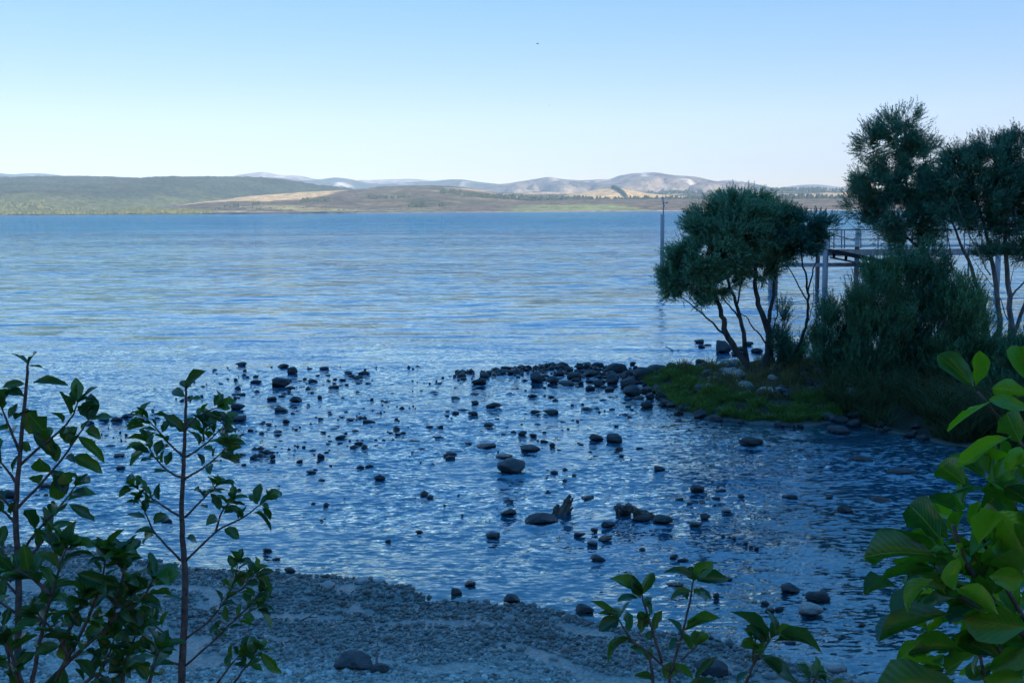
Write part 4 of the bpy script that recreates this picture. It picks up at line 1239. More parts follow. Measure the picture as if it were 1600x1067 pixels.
Yq = PZ(872, 806).y + 0.15
drift('driftwood_stump', 'splintered grey driftwood stump standing on end at a long flat boulder', [([(872, 812), (877, 798), (886, 783), (892, 774)], 0.075, 0.022), ([(878, 812), (884, 800), (891, 788), (895, 778)], 0.05, 0.012), ([(868, 808), (868, 797), (872, 788)], 0.06, 0.03), ([(884, 812), (890, 801), (895, 792)], 0.03, 0.012)], Yq)
Yq = PZ(1000, 812).y + 0.1
drift('driftwood_branch', 'dark knotted driftwood branch lying across boulders in the rapids', [([(962, 790), (975, 793), (992, 797), (1008, 803), (1022, 808), (1034, 812)], 0.05, 0.035), ([(978, 788), (990, 795), (996, 801), (990, 806)], 0.05, 0.03), ([(998, 798), (1010, 799), (1020, 803)], 0.028, 0.012), ([(962, 790), (966, 800), (968, 808)], 0.03, 0.015), ([(1020, 806), (1022, 813), (1021, 817)], 0.035, 0.02)], Yq)
Yq = PZ(1046, 548).y
drift('drift_twig', 'thin bare twig poking out of the lake off the spit', [([(1060, 551), (1054, 549), (1048, 546), (1040, 541)], 0.02, 0.012), ([(1056, 549), (1060, 547), (1064, 550)], 0.014, 0.01)], Yq, M_BARK)
Yq = PZ(590, 1066).y + 0.1
drift('dry_stick', 'pale dry stick standing up beside the dark boulders on the beach', [([(594, 1085), (591, 1060), (590, 1035), (589, 1012), (589, 999)], 0.018, 0.007), ([(589, 1004), (595, 998), (598, 996)], 0.007, 0.004)], Yq, M_DEAD)

for i, (pts, lab) in enumerate((([(690, 955), (705, 953), (722, 956)], 'short dark twig lying at the waterline in mid beach'), ([(470, 962), (482, 957), (497, 958)], 'crooked dark twig on the gravel right of the straight sapling'),
                                ([(840, 985), (852, 990), (870, 989)], 'dark twig on the gravel below the square cobble'), ([(640, 1030), (655, 1024), (668, 1025)], 'small bleached twig on the gravel near the dry stick'), ([(930, 1030), (945, 1036), (962, 1034)], 'dark twig on the gravel left of the small shrub'))):
    P3 = []
    for q in pts:
        w_ = PZ(q[0], q[1], 0.1); P3.append((w_.x, w_.y, float(terrain_z(np.array([w_.x]), np.array([w_.y]))[0][0]) + 0.022))
    m = MB(); m.tube(np.array(P3), [0.011, 0.008, 0.004], 5); m.tube(np.array([P3[1], np.array(P3[1]) + (0.05, 0.04, 0.03)]), [0.006, 0.003], 4)
    link('beach_twig', m.mesh('beach_twig', M_DEAD if i == 3 else M_DRIFT, False, P3[0]), None, P3[0], lab, 'twig')

M_BIRD = simple_mat('bird_feather', (0.05, 0.05, 0.055), (0.12, 0.12, 0.12), 4, 0.8)
for px, py, Yb, sc, lab in ((840, 69, 160, 0.55, 'tiny dark bird flying high in the clear sky'), (858, 165, 210, 0.35, 'tinier dark bird flying lower over the far hills')):
    p = PY(px, py, Yb); m = MB()
    m.tube(np.array([(-0.5, 0, 0), (-0.3, 0, 0.02), (0, 0, 0.03), (0.3, 0, 0.03), (0.48, 0, 0.0)]) * sc, np.array([0.02, 0.08, 0.11, 0.08, 0.02]) * sc, 8)
    b_o = link('bird', m.mesh('bird', M_BIRD, True), None, p, lab, 'bird')
    for s in (-1, 1):
        wco = np.array([(0.18, 0, 0.04), (-0.15, 0, 0.04), (0.14, s * 0.5, 0.2), (-0.1, s * 0.5, 0.2), (-0.12, s * 1.05, 0.1), (0.18, 0, 0.06), (-0.15, 0, 0.06), (0.14, s * 0.5, 0.22), (-0.1, s * 0.5, 0.22), (-0.12, s * 1.05, 0.105)]) * sc
        wq = np.array([[0, 1, 3, 2], [5, 7, 8, 6]]); wt = np.array([[2, 3, 4], [7, 9, 8]])
        link('wing', mesh_np('wing', wco, [wq, wt], M_BIRD, False), b_o)
    b_o.rotation_euler = (0.25, 0, 0.5)
# ------------------------------------------------------------------ gravel of the beach
def pebble_field(name, label, n, seed, region, amin, amax, mat, sink=0.25, afloat=None, dark=1.0):
    """small stones as one mesh: squashed, lumpy 20-sided stones scattered on the ground"""
    k5 = np.arange(5) * 2 * math.pi / 5
    bv = np.concatenate([np.stack([np.cos(k5) * 0.8, np.sin(k5) * 0.8, -0.75 + 0 * k5], 1), np.stack([np.cos(k5 + 0.6), np.sin(k5 + 0.6), 0.25 + 0 * k5], 1) * 0.95, [(0, 0, 1.0)]])
    bf = np.array([(i, (i + 1) % 5, 5 + i) for i in range(5)] + [((i + 1) % 5, 5 + (i + 1) % 5, 5 + i) for i in range(5)] + [(5 + i, 5 + (i + 1) % 5, 10) for i in range(5)])
    r = np.random.RandomState(seed)
    X = r.uniform(region[0], region[1], n * 4); Y = r.uniform(region[2], region[3], n * 4)
    z, db, ds = terrain_z(X, Y)
    m = region[4](X, Y, z, db, ds); X, Y, z = X[m][:n], Y[m][:n], z[m][:n]; n = len(X)
    if afloat: z = r.uniform(afloat[0], afloat[1], n)
    a = amin + (amax - amin) * r.uniform(0, 1, n) ** 3.2
    sc_ = np.stack([a * r.uniform(0.8, 1.25, n), a * r.uniform(0.65, 1.0, n), a * r.uniform(0.4, 0.75, n)], 1)
    v = bv[None] * (1 + 0.16 * r.normal(size=(n, len(bv), 1)))
    v = v * sc_[:, None]
    th = r.uniform(0, 2 * math.pi, n); c, s = np.cos(th)[:, None], np.sin(th)[:, None]
    vx = v[..., 0] * c - v[..., 1] * s; vy = v[..., 0] * s + v[..., 1] * c
    co = np.stack([vx + X[:, None], vy + Y[:, None], v[..., 2] + (z + sc_[:, 2] * (1 - 2 * sink))[:, None]], -1).reshape(-1, 3)
    f = (bf[None] + (np.arange(n) * len(bv))[:, None, None]).reshape(-1, 3)
    me = mesh_np(name, co, f, mat, True)
    tone = np.clip(r.normal(0.5, 0.22, n), 0, 1); red = (r.uniform(0, 1, n) > 0.9) * 1.0
    wet = sstep(0.11, 0.03, z)
    alb = lerp((0.11, 0.14, 0.13), (0.66, 0.75, 0.7), tone ** 1.2)
    alb = alb * (1 - red[:, None] * np.array([0.0, 0.25, 0.35])) * (1 - 0.6 * wet)[:, None]
    alb = np.clip(alb * dark, 0, 0.75)
    attr(me, 'alb', np.repeat(alb, len(bv), 0))
    attr(me, 'wet', np.repeat(wet, len(bv), 0))
    return link(name, me, label=label, cat='gravel', kind='stuff')


t = NT('pebble')
a = t.n('ShaderNodeAttribute', attribute_name='alb'); w = t.n('ShaderNodeAttribute', attribute_name='wet')
rg = t.n('ShaderNodeMapRange'); t.l(w.outputs['Fac'], rg.inputs[0]); rg.inputs[3].default_value = 0.85; rg.inputs[4].default_value = 0.3
nz = t.noise(t.coords('Object'), 120, 3)
c = t.mix(0.5, a.outputs['Color'], t.mix(1.0, a.outputs['Color'], t.ramp(nz.outputs['Fac'], [(0.3, (0.5, 0.5, 0.5)), (0.7, (1.5, 1.5, 1.5))]), 'MULTIPLY'))
M_PEB = t.done(t.bsdf(c, rg.outputs[0], 0.4))
pebble_field('beach_gravel', 'grey mixed gravel covering the beach in the foreground', 44000, 91, (-7.5, 6, 7.2, 12.2, lambda X, Y, z, db, ds: (db > -0.12) & (pn(X / 1.2, db / 0.28, 33) + 0.4 * pn(X / 0.5, Y / 0.4, 34) > -0.22)), 0.008, 0.034, M_PEB)
pebble_field('wet_edge_gravel', 'dark wet pebbles standing along the waterline', 2600, 92, (-8.5, 6, 7.2, 12.6, lambda X, Y, z, db, ds: (db > -0.28) & (db < 0.16)), 0.016, 0.05, M_PEB, 0.12)
pebble_field('shallows_gravel', 'pebbles on the bed of the clear shallows at right', 9000, 93, (0.5, 11, 7.2, 14.5, lambda X, Y, z, db, ds: (db < 0.0) & (db > -3.6) & (X > 0.8 + 0.5 * (Y - 8))), 0.02, 0.075, M_PEB, 0.2, None, 1.9)

def riv_px(X, Y):
    return 800 + X / Y * F
pebble_field('river_pebbles', 'many little dark stones breaking the surface of the rapids', 520, 94, (-8, 6, 12, 27, lambda X, Y, z, db, ds: (ds < -0.1) & (db < -1.0) & (pn(X / 1.1, Y / 1.5, 55) > (0.2 + 0.25 * (X > 2) - 0.2 * (Y > 18) * (X < -2)))), 0.025, 0.085, M_PEB, 0.3, (-0.03, 0.008), 0.33)
pebble_field('bar_cobble_fill', 'small dark stones filling the gaps of the boulder bar', 420, 95, (-1.5, 6, 21.5, 29, lambda X, Y, z, db, ds: (np.abs(Y - (25.8 - 0.25 * X + 0.6 * np.sin(X))) < 0.5 + 0.25 * np.maximum(X, 0))), 0.05, 0.15, M_PEB, 0.3, (-0.02, 0.04), 0.33)
pebble_field('beach_cobbles', 'larger mixed stones strewn over the beach gravel', 170, 96, (-7, 5, 7.4, 11.2, lambda X, Y, z, db, ds: (db > 0.05) & (pn(X / 0.9, Y / 0.6, 66) > 0.0)), 0.035, 0.085, M_PEB, 0.3)
# ------------------------------------------------------------------ broadleaf saplings in the foreground
def leaf_mesh(seed, mat, blunt=False):
    r = random.Random(seed)
    rows = [0.0, 0.07, 0.2, 0.38, 0.56, 0.74, 0.9, 1.0]
    wid = [0.0, 0.10, 0.33, 0.47, 0.5, 0.42, 0.22, 0.015]
    if blunt: wid = [0.0, 0.09, 0.27, 0.42, 0.5, 0.49, 0.34, 0.06]
    bend = r.uniform(-0.1, 0.75); fold = r.uniform(0.15, 0.5); tw = r.uniform(-0.5, 0.5); wav = r.uniform(0.02, 0.05); ph = r.uniform(0, 6)
    if blunt: bend *= 0.55; fold *= 1.2
    bite = r.choice((3, 4, 5, 99, 99, 99)); bside = r.choice((-1, 1))
    co = []
    for i, (u, w) in enumerate(zip(rows, wid)):
        ang = bend * u * 1.5
        y = (math.sin(ang) / (bend * 1.5)) if abs(bend) > 1e-3 else u
        z = -(1 - math.cos(ang)) / (bend * 1.5) if abs(bend) > 1e-3 else 0
        for k in (-1, -0.55, 0, 0.55, 1):
            x = w * k * (1 + (r.uniform(-0.13, 0.1) if abs(k) == 1 else 0) - (0.45 if (bite == i and k == bside) else 0)); zz = abs(k) * w * fold * (0.9 if abs(k) < 1 else 1.0) + wav * math.sin(u * 13 + ph + k) * abs(k)
            a = tw * u
            co.append((x * math.cos(a) - zz * math.sin(a), y, z + x * math.sin(a) + zz * math.cos(a)))
    me = mesh_np('leaf', np.array(co), grid_faces(5, len(rows)), mat, True)
    return me


def blade_mat(name, c1, c2, trans, tc, rough=0.36):
    t = NT(name)
    v = t.coords('Object'); oi = t.n('ShaderNodeObjectInfo')
    sp = t.n('ShaderNodeSeparateXYZ'); t.l(v, sp.inputs[0])
    off = t.n('ShaderNodeVectorMath', operation='ADD'); t.l(v, off.inputs[0]); t.l(oi.outputs['Location'], off.inputs[1])
    nz = t.noise(off.outputs[0], 3.0, 4)
    f = t.math('ADD', t.math('MULTIPLY', nz.outputs['Fac'], 0.35), t.math('MULTIPLY', oi.outputs['Random'], 0.75))
    c = t.ramp(f, [(0.2, c1), (0.9, c2)])
    # midrib and side veins
    rib = t.math('LESS_THAN', t.math('ABSOLUTE', sp.outputs[0]), 0.012)
    c = t.mix(t.math('MULTIPLY', rib, 0.55), c, (0.30, 0.34, 0.12))
    ab = t.math('ABSOLUTE', sp.outputs[0])
    vein = t.math('SINE', t.math('MULTIPLY', t.math('SUBTRACT', sp.outputs[1], t.math('MULTIPLY', ab, 0.8)), 62.0))
    sn = t.noise(off.outputs[0], 9.0, 2)
    spot = t.ramp(sn.outputs['Fac'], [(0.78, (1, 1, 1)), (0.81, (0.45, 0.3, 0.15))])
    c = t.mix(1.0, c, spot, 'MULTIPLY')
    hgt = t.math('ADD', t.math('MULTIPLY', vein, 0.35), t.math('MULTIPLY', nz.outputs['Fac'], 1.2))
    p = t.bsdf(c, rough, 0.35, hgt, 0.10, 0.05)
    p.inputs['Coat Weight'].default_value = 0.5; p.inputs['Coat Roughness'].default_value = 0.2; p.inputs['Coat IOR'].default_value = 1.5
    tl = t.n('ShaderNodeBsdfTranslucent'); t.l(t.mix(1.0, c, tc, 'MULTIPLY'), tl.inputs['Color'])
    m = t.n('ShaderNodeMixShader'); m.inputs[0].default_value = trans
    t.l(p.outputs[0], m.inputs[1]); t.l(tl.outputs[0], m.inputs[2])
    return t.done(m)


M_LEAF = blade_mat('sapling_leaf', (0.02, 0.09, 0.045), (0.075, 0.2, 0.035), 0.28, (1.2, 1.5, 0.35))
M_LEAFB = blade_mat('bush_leaf', (0.016, 0.10, 0.035), (0.16, 0.40, 0.03), 0.36, (1.2, 1.5, 0.3), 0.3)
M_TWIG = simple_mat('sapling_bark', (0.07, 0.062, 0.06), (0.19, 0.165, 0.16), 60, 0.8, 0.4, 0.004, 0.3)
LM = [leaf_mesh(s, M_LEAF) for s in range(1, 11)]
LMB = [leaf_mesh(s, M_LEAFB, True) for s in range(21, 31)]


class Plant:
    def __init__(s, name, label, cat, base, dist, group, lib, seed):
        s.r = random.Random(seed); s.dist = dist; s.lib = lib; s.n = 0
        p = PY(base[0], base[1], dist)
        g = float(terrain_z(np.array([p.x]), np.array([p.y]))[0][0])
        s.org = Vector((p.x, p.y, g)); s.root = empty(name, s.org, label, cat, group)
        s.px = dist / F

    def path(s, pts):
        return px_path(pts, s.dist, wob=0.0006, r=np.random.RandomState(s.r.randint(0, 9999)))

    def stem(s, name, pts, r0, r1, ground=False):
        p = s.path(pts)
        if ground:
            q = p[0]; p = np.concatenate([[[q[0] * 0.5 + s.org.x * 0.5, q[1], s.org.z - 0.08]], p])
        m = MB(); m.tube(p, np.linspace(r0, r1, len(p)), 7)
        s.last = link(name, m.mesh(name, M_TWIG, True, s.org), s.root)
        return p

    def leaf3(s, base, d, up, length, width, par=None):
        """leaf from a base point along d, its upper face towards up"""
        y = Vector(d).normalized(); z = Vector(up); z = (z - y * z.dot(y))
        if z.length < 1e-4: z = Vector((0.1, -1, 0.2)) - y * Vector((0.1, -1, 0.2)).dot(y)
        z.normalize(); x = y.cross(z)
        o = link('leaf', s.r.choice(s.lib), par or s.root)
        M = Matrix(((x.x, y.x, z.x, 0), (x.y, y.y, z.y, 0), (x.z, y.z, z.z, 0), (0, 0, 0, 1)))
        S = Matrix.Diagonal((width, length, length, 1))
        o.matrix_local = Matrix.Translation(Vector(base) - s.org) @ M @ S
        s.n += 1

    def leaf(s, b, tip, w, up=None, dy=0.0, dyt=None):
        """leaf given by photo points"""
        p = PY(b[0], b[1], s.dist + dy); q = PY(tip[0], tip[1], s.dist + dy + (s.r.uniform(-0.025, 0.025) if dyt is None else dyt))
        L = (q - p).length
        s.leaf3(p, q - p, up or (s.r.uniform(-0.5, 0.5), s.r.uniform(-1.0, 0.1), s.r.uniform(0.2, 1.0)), L, w * s.px)

    def leaves_along(s, path, n, llen, wfac=(0.42, 0.62), t0=0.3, whorl=3, par=None):
        r = s.r; m = len(path) - 1; k = 0
        a = r.uniform(0, 6.28)
        for i in range(n):
            t = t0 + (1 - t0) * (i + r.uniform(0, 0.6)) / n
            j = min(int(t * m), m - 1); f = t * m - j
            p = path[j] * (1 - f) + path[j + 1] * f
            d = Vector(path[j + 1] - path[j]).normalized()
            a += 2.4
            sd = d.orthogonal().normalized(); sd.rotate(Matrix.Rotation(a, 3, d))
            ld = sd * r.uniform(0.7, 1.1) + d * r.uniform(0.35, 0.9) + Vector((0, 0, r.uniform(-0.25, 0.45)))
            L = llen * s.px * r.uniform(0.65, 1.2)
            s.leaf3(Vector(p) + ld.normalized() * 0.008, ld, (r.uniform(-0.45, 0.45), r.uniform(-0.7, 0.35), 1.0), L, L * r.uniform(*wfac), par)
        d = Vector(path[-1] - path[-2]).normalized(); p = Vector(path[-1])
        for i in range(whorl):
            a += 6.28 / max(whorl, 1)
            sd = d.orthogonal().normalized(); sd.rotate(Matrix.Rotation(a, 3, d))
            ld = sd * r.uniform(0.45, 0.95) + d * r.uniform(0.4, 1.0) + Vector((0, 0, r.uniform(0, 0.3)))
            L = llen * s.px * r.uniform(0.7, 1.15)
            s.leaf3(p, ld, sd * -0.3 + d * 0.8 + Vector((0, 0, 0.6)), L, L * r.uniform(*wfac), par)


G = 'broadleaf saplings on the near bank'
# leftmost sapling
A = Plant('sapling', 'leftmost tall broadleaf sapling with large drooping leaves', 'sapling', (26, 1067), 2.55, G, LM, 41)
st = A.stem('stem', [(25, 1075), (29, 1000), (30, 900), (24, 812), (27, 751), (35, 667), (42, 596), (44, 566)], 0.011, 0.003, True)
for pts, n in (([(25, 796), (60, 760), (93, 723), (121, 682), (138, 656)], 7), ([(29, 872), (50, 838), (95, 790), (117, 760)], 7), ([(30, 728), (58, 702), (92, 676), (114, 650), (121, 628)], 6), ([(30, 704), (12, 660), (0, 628)], 5),
               ([(27, 757), (8, 728), (-14, 708)], 4), ([(23, 800), (0, 772), (-20, 760)], 3), ([(24, 818), (8, 800), (-10, 790)], 3), ([(30, 890), (60, 855), (78, 830)], 4), ([(30, 905), (5, 860), (-8, 850)], 4), ([(29, 930), (4, 905), (-15, 880)], 4), ([(29, 980), (60, 960), (80, 940)], 4), ([(29, 960), (0, 940), (-14, 930)], 5)):
    p = A.stem('branch', pts, 0.0042, 0.0017); A.leaves_along(p, n + 1, 40, t0=0.25, par=A.last)
for b, tp, w in (((44, 570), (22, 548), 20), ((45, 568), (54, 546), 15), ((46, 572), (71, 572), 16), ((52, 598), (106, 602), 17), ((40, 600), (2, 602), 15), ((38, 620), (0, 606), 22), ((40, 640), (70, 676), 40), ((48, 642), (22, 654), 20), ((50, 676), (92, 710), 22), ((44, 690), (36, 706), 26), ((62, 715), (70, 745), 36), ((88, 742), (92, 782), 30),
                 ((108, 788), (150, 812), 20), ((118, 632), (107, 624), 18), ((121, 630), (142, 614), 14), ((120, 680), (166, 720), 18), ((100, 690), (112, 668), 26), ((128, 672), (136, 656), 18), ((112, 712), (160, 735), 24), ((98, 738), (108, 756), 34)):
    A.leaf(b, tp, w)

# second sapling, with the straight stem
B = Plant('sapling', 'straight-stemmed broadleaf sapling second from the left edge', 'sapling', (284, 1067), 2.75, G, LM, 42)
B.stem('stem', [(283, 1075), (287, 1000), (290, 900), (286, 850), (283, 800), (286, 740), (289, 680), (291, 630), (290, 598)], 0.0115, 0.0028, True)
for pts, n in (([(284, 808), (251, 788), (228, 772), (210, 760)], 9), ([(283, 876), (242, 834), (229, 806), (218, 780)], 4), ([(290, 876), (337, 829), (378, 810), (404, 790), (415, 782)], 5), ([(289, 748), (317, 732), (342, 712), (357, 692)], 7), ([(291, 714), (322, 694), (352, 662)], 7),
               ([(287, 748), (262, 736), (242, 715), (228, 690)], 8), ([(287, 712), (268, 698), (243, 668), (224, 650)], 8), ([(289, 808), (322, 775), (340, 756)], 8), ([(337, 829), (345, 800), (362, 780)], 6), ([(291, 997), (330, 967), (354, 935), (368, 902), (372, 880)], 10), ([(289, 1040), (337, 998), (366, 967), (402, 948)], 9),
               ([(278, 1006), (240, 975), (226, 960)], 6), ([(280, 1038), (255, 1030), (226, 1015)], 6), ([(366, 1066), (390, 1034), (406, 1016)], 8), ([(340, 1066), (362, 1036), (378, 1020)], 6), ([(354, 935), (380, 920), (398, 895)], 6), ([(366, 967), (392, 945), (405, 925)], 5), ([(318, 690), (318, 665)], 3), ([(291, 670), (300, 655), (330, 640), (340, 636)], 3)):
    p = B.stem('branch', pts, 0.0036, 0.0013); B.leaves_along(p, n + 2, 29, t0=0.3, par=B.last)
for b, tp, w in (((292, 608), (319, 578), 18), ((290, 606), (283, 592), 12), ((289, 620), (264, 606), 17), ((293, 624), (314, 622), 12), ((289, 675), (255, 648), 22), ((262, 652), (240, 646), 16), ((232, 656), (213, 636), 15), ((228, 665), (198, 672), 12), ((226, 704), (204, 728), 22), ((240, 836), (217, 842), 22), ((291, 842), (312, 842), 20),
                 ((347, 660), (318, 644), 14), ((345, 713), (380, 714), 8), ((358, 694), (386, 688), 12), ((405, 790), (425, 766), 10), ((404, 788), (388, 772), 10), ((410, 792), (424, 810), 14), ((400, 800), (432, 824), 10), ((378, 810), (366, 790), 16), ((398, 898), (430, 930), 24), ((401, 946), (428, 984), 24), ((406, 1018), (440, 1056), 18), ((286, 938), (254, 930), 20), ((246, 985), (260, 1038), 30)):
    B.leaf(b, tp, w)

# low bush between and in front of the two saplings
Cb = Plant('bush', 'low crowded broadleaf bush at the lower left between two saplings', 'bush', (80, 1067), 2.3, G, LM, 43)
for pts, n, w in (([(48, 1080), (62, 1000), (80, 930), (95, 880), (103, 856)], 14, 7), ([(60, 1080), (110, 1030), (150, 995), (185, 960), (205, 930)], 16, 6), ([(75, 1080), (130, 985), (160, 910), (165, 868)], 14, 6), ([(140, 1080), (165, 1035), (178, 1000)], 9, 4), ([(190, 1080), (196, 1030), (215, 985)], 9, 5), ([(40, 1080), (10, 1000), (-10, 960)], 8, 4),
                  ([(95, 1010), (120, 960), (130, 930)], 8, 4), ([(185, 960), (220, 940), (240, 905)], 7, 4), ([(165, 990), (195, 900), (190, 870)], 8, 4), ([(20, 1080), (15, 1030), (8, 1005)], 6, 4), ([(230, 1080), (240, 1040), (250, 1015)], 7, 4), ([(120, 1080), (150, 1050), (170, 1060)], 5, 3), ([(80, 930), (50, 900), (20, 890)], 6, 3), ([(110, 1030), (90, 990), (60, 960)], 7, 3)):
    p = Cb.stem('branch', pts, 0.006, 0.0016, pts[0][1] > 1070); Cb.leaves_along(p, n + 2, 42, t0=0.25, whorl=w, par=Cb.last)
for b, tp, w in (((70, 905), (0, 900), 22), ((120, 895), (190, 920), 26), ((165, 930), (210, 955), 18), ((62, 960), (15, 955), 20), ((65, 995), (125, 1000), 22), ((100, 1040), (85, 1090), 34), ((165, 862), (190, 826), 12), ((168, 868), (220, 868), 22), ((100, 855), (70, 822), 14), ((104, 858), (150, 842), 14), ((150, 1000), (200, 985), 18), ((205, 1060), (200, 1020), 36), ((18, 1080), (20, 1040), 22)):
    Cb.leaf(b, tp, w)

# small shrubs in the middle of the lower edge
D1 = Plant('small_shrub', 'small shrub with whorled leaves at mid lower edge before the gravel', 'shrub', (1030, 1067), 2.2, 'small leafy shrubs on the near bank', LM, 44)
p1 = D1.stem('branch', [(1022, 1080), (1018, 1040), (1012, 1016), (985, 1000), (967, 968)], 0.0045, 0.002, True)
p2 = D1.stem('branch', [(1034, 1035), (1020, 985), (1008, 950), (1003, 928)], 0.0038, 0.002)
p3 = D1.stem('branch', [(1046, 1060), (1056, 1022), (1068, 985), (1078, 940), (1083, 908)], 0.004, 0.002, True)
p4 = D1.stem('branch', [(1064, 1030), (1080, 1018), (1090, 1008)], 0.0025, 0.0015)
p5 = D1.stem('branch', [(1012, 1016), (1030, 1035), (1050, 1052)], 0.003, 0.002)
for b, tp, w, up in (((1003, 930), (963, 893), 24, (0.2, -0.5, 1)), ((1003, 928), (986, 904), 18, None), ((1004, 928), (1022, 890), 18, (0.3, 0.8, 0.4)), ((1008, 938), (1022, 960), 18, (0.5, -0.6, 0.6)), ((1002, 935), (984, 905), 16, (-0.2, 0.8, 0.3)),
                     ((1083, 905), (1044, 880), 16, (0, -0.4, 1)), ((1083, 906), (1078, 884), 22, (0, 0.9, 0.3)), ((1085, 904), (1110, 876), 26, (-0.3, -0.7, 0.7)), ((1088, 908), (1138, 892), 22, (0, -0.7, 0.8)), ((1082, 925), (1046, 926), 16, (0, -0.5, 1)), ((1084, 925), (1113, 930), 20, (0.2, -0.6, 0.8)),
                     ((968, 970), (928, 934), 12, (0.3, -0.4, 1)), ((967, 966), (936, 985), 26, (0.2, -0.8, 0.6)), ((970, 962), (985, 936), 12, (-1, 0, 0.4)), ((970, 958), (936, 956), 10, None), ((984, 995), (932, 1022), 12, (0, -0.2, 1)), ((985, 997), (955, 1012), 16, (0, 0.6, 0.5)),
                     ((1012, 980), (998, 950), 22, (0, 0.9, 0.2)), ((1022, 985), (1034, 952), 18, (0, 0.9, 0.3)), ((1070, 985), (1124, 962), 12, (0, -0.2, 1)), ((1064, 992), (1048, 958), 12, (0.4, -0.6, 0.4)), ((1088, 1010), (1086, 984), 22, (0.3, 0.7, 0.3)), ((1086, 1006), (1106, 990), 18, (0.3, 0.8, 0.3)), ((1082, 1016), (1068, 990), 16, (0, 0.9, 0.3)),
                     ((1020, 1062), (990, 1048), 22, (0.2, 0.8, 0.3)), ((1018, 1012), (1012, 1030), 14, None), ((1082, 1060), (1045, 1030), 16, (0.3, -0.7, 0.8)), ((1085, 1062), (1118, 1024), 12, (-0.3, -0.5, 0.8)), ((1040, 1060), (1052, 1035), 26, (0.2, -0.7, 0.7)), ((1070, 1080), (1120, 1064), 24, (0, -0.6, 0.8)), ((1012, 1000), (1020, 985), 14, None), ((1010, 960), (1000, 985), 20, (0, .9, .2))):
    D1.leaf(b, tp, w, up)
for p, n in ((p1, 3), (p2, 3), (p3, 4)):
    D1.leaves_along(p, n, 34, t0=0.4, whorl=1)
E1 = Plant('small_shrub', 'small shrub with curled leaves at the lower edge nearer the right bush', 'shrub', (1170, 1067), 2.15, 'small leafy shrubs on the near bank', LM, 45)
q1 = E1.stem('branch', [(1160, 1080), (1172, 1050), (1183, 1024), (1196, 1010), (1204, 998)], 0.0042, 0.002, True)
q2 = E1.stem('branch', [(1178, 1036), (1176, 1016), (1180, 1000)], 0.003, 0.0016)
q3 = E1.stem('branch', [(1262, 1085), (1274, 1060), (1278, 1050)], 0.003, 0.002, True)
for b, tp, w, up in (((1198, 1000), (1160, 945), 14, (0.6, -0.4, 0.5)), ((1206, 996), (1216, 956), 24, (0.5, -0.6, 0.6)), ((1208, 990), (1255, 985), 24, (0, -0.6, 0.9)), ((1210, 1002), (1292, 984), 10, (0, -0.2, 1)), ((1196, 1006), (1166, 976), 20, (0.4, -0.7, 0.5)), ((1200, 1004), (1190, 980), 14, (0, 0.8, 0.3)),
                     ((1186, 1016), (1158, 1000), 26, (0, 0.9, 0.3)), ((1184, 1024), (1162, 1030), 22, (0, 0.6, 0.6)), ((1184, 1022), (1255, 1072), 40, (0.2, -0.5, 0.9)), ((1190, 1030), (1222, 1050), 30, (-0.2, 0.6, 0.6)), ((1278, 1062), (1272, 1034), 30, (0.2, -0.9, 0.3)), ((1280, 1062), (1300, 1050), 22, (0, 0.5, 0.8)), ((1296, 1080), (1330, 1058), 20, (0, -0.5, 0.9)), ((1172, 1050), (1150, 1062), 18, None)):
    E1.leaf(b, tp, w, up)
E1.leaves_along(q1, 4, 36, t0=0.3, whorl=1); E1.leaves_along(q2, 3, 30, whorl=2); E1.leaves_along(q3, 2, 30, whorl=2)

# big bright bush at the right edge, close to the photographer
R1 = Plant('bush', 'bright green large-leaved bush filling the lower right corner', 'bush', (1600, 1067), 1.3, None, LMB, 46)
for pts, r0, g in (([(1640, 1010), (1600, 990), (1545, 962), (1490, 922), (1462, 884)], 0.0045, False), ([(1680, 1130), (1610, 1000), (1560, 950), (1520, 900), (1500, 860), (1490, 820)], 0.006, True), ([(1660, 760), (1600, 700), (1560, 652), (1528, 612)], 0.003, False), ([(1660, 1130), (1650, 900), (1655, 760)], 0.006, True),
                   ([(1620, 1000), (1560, 900), (1535, 840), (1522, 812)], 0.0035, False), ([(1655, 900), (1600, 830), (1575, 760), (1560, 720)], 0.0035, False), ([(1560, 1130), (1540, 1060), (1530, 1020)], 0.004, True), ([(1600, 990), (1500, 965), (1420, 940)], 0.0022, False), ([(1640, 1130), (1590, 1060), (1560, 1010)], 0.004, True)):
    R1.stem('branch', pts, r0, r0 * 0.5, g)
U, DN, FR = (0, -0.4, 1.0), (0, 0.85, 0.45), (0, -0.95, 0.3)
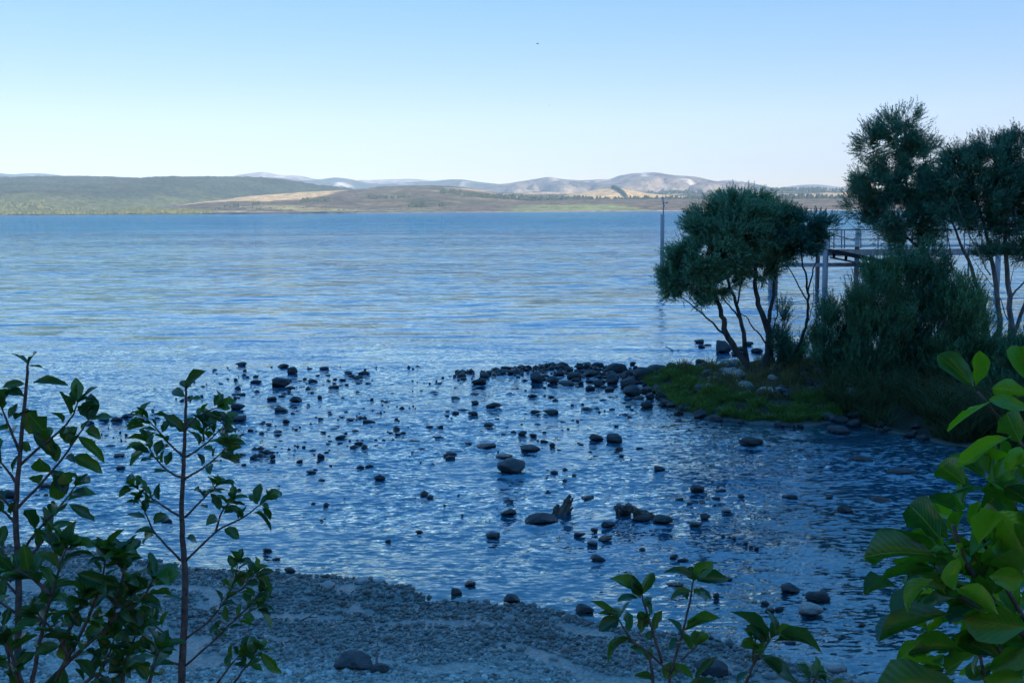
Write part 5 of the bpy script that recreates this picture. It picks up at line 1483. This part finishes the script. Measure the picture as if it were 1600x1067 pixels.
for b, tp, w, up in (((1522, 604), (1466, 554), 38, DN), ((1524, 602), (1530, 548), 24, FR), ((1610, 600), (1590, 538), 34, DN), ((1605, 618), (1552, 598), 30, DN), ((1610, 640), (1548, 622), 26, FR), ((1596, 694), (1566, 636), 44, DN), ((1548, 628), (1476, 668), 20, U), ((1580, 682), (1494, 722), 16, U), ((1546, 742), (1540, 682), 30, DN), ((1556, 752), (1566, 705), 26, DN), ((1575, 740), (1612, 700), 34, DN),
                     ((1508, 758), (1468, 722), 42, DN), ((1546, 764), (1484, 768), 26, U), ((1518, 816), (1604, 726), 52, FR), ((1472, 846), (1412, 768), 48, DN), ((1498, 798), (1446, 770), 36, DN), ((1482, 842), (1436, 794), 36, DN), ((1490, 838), (1500, 798), 36, DN), ((1462, 868), (1336, 846), 42, DN), ((1458, 858), (1404, 828), 18, FR), ((1462, 862), (1466, 832), 16, FR),
                     ((1470, 892), (1376, 892), 26, U), ((1442, 892), (1386, 978), 22, DN), ((1458, 905), (1404, 945), 44, DN), ((1486, 958), (1366, 994), 44, DN), ((1490, 946), (1560, 1004), 50, DN), ((1506, 1018), (1424, 1002), 26, U), ((1545, 1046), (1600, 1012), 36, FR), ((1508, 1080), (1342, 1062), 60, DN), ((1602, 982), (1508, 964), 62, FR), ((1400, 915), (1342, 918), 26, DN), ((1500, 870), (1490, 920), 36, DN),
                     ((1520, 860), (1560, 930), 60, FR), ((1560, 800), (1600, 860), 60, DN), ((1530, 850), (1548, 790), 40, DN), ((1580, 900), (1540, 840), 50, DN), ((1600, 900), (1560, 870), 50, DN), ((1530, 1020), (1470, 1040), 40, DN), ((1540, 1010), (1500, 980), 40, DN), ((1560, 1010), (1580, 950), 50, FR), ((1600, 1060), (1540, 1060), 40, FR), ((1590, 1050), (1606, 1000), 40, DN), ((1560, 960), (1500, 920), 36, DN), ((1590, 880), (1606, 820), 44, DN),
                     ((1440, 1000), (1400, 1035), 34, DN), ((1500, 900), (1450, 915), 40, DN), ((1545, 900), (1600, 905), 36, FR), ((1570, 760), (1610, 780), 40, DN), ((1520, 890), (1530, 830), 40, DN)):
    R1.leaf(b, tp, w, up, dy=R1.r.uniform(-0.10, 0.10))
for pts, n in (([(1600, 990), (1545, 962), (1490, 922)], 6), ([(1655, 900), (1600, 830), (1575, 760)], 6), ([(1660, 1130), (1610, 1000), (1560, 950), (1520, 900)], 10), ([(1640, 1130), (1590, 1060), (1560, 1010)], 8)):
    R1.leaves_along(R1.path(pts), n, 75, wfac=(0.45, 0.6), t0=0.1, whorl=1)
for i in range(160):
    bx = R1.r.uniform(1450, 1625); by = R1.r.uniform(730 + max(0, (1520 - bx) * 1.4), 1090)
    a = math.atan2(by - 980, bx - 1660) + R1.r.uniform(-0.9, 0.9); L = R1.r.uniform(30, 58)
    R1.leaf((bx, by), (bx + math.cos(a) * L, by + math.sin(a) * L), L * R1.r.uniform(0.42, 0.6), R1.r.choice((U, DN, DN, FR)), dy=R1.r.uniform(-0.02, 0.22))

# tell alike cobbles apart by their order from the left
ONES = 'first second third fourth fifth sixth seventh eighth ninth tenth eleventh twelfth thirteenth fourteenth fifteenth sixteenth seventeenth eighteenth nineteenth'.split()
def ordinal(n):
    if n <= 19: return ONES[n - 1]
    if n % 10 == 0: return {2: 'twentieth', 3: 'thirtieth', 4: 'fortieth'}[n // 10]
    return {2: 'twenty', 3: 'thirty', 4: 'forty'}[n // 10] + '-' + ONES[n % 10 - 1]
same = {}
for o in bpy.data.objects:
    if o.get('group', '').startswith('cobbles'): same.setdefault(o['label'], []).append(o)
for lb, v in same.items():
    if len(v) < 2: continue
    v.sort(key=lambda o: o.location.x / o.location.y)
    for k, o in enumerate(v): o['label'] = ordinal(k + 1) + ' from left, ' + lb
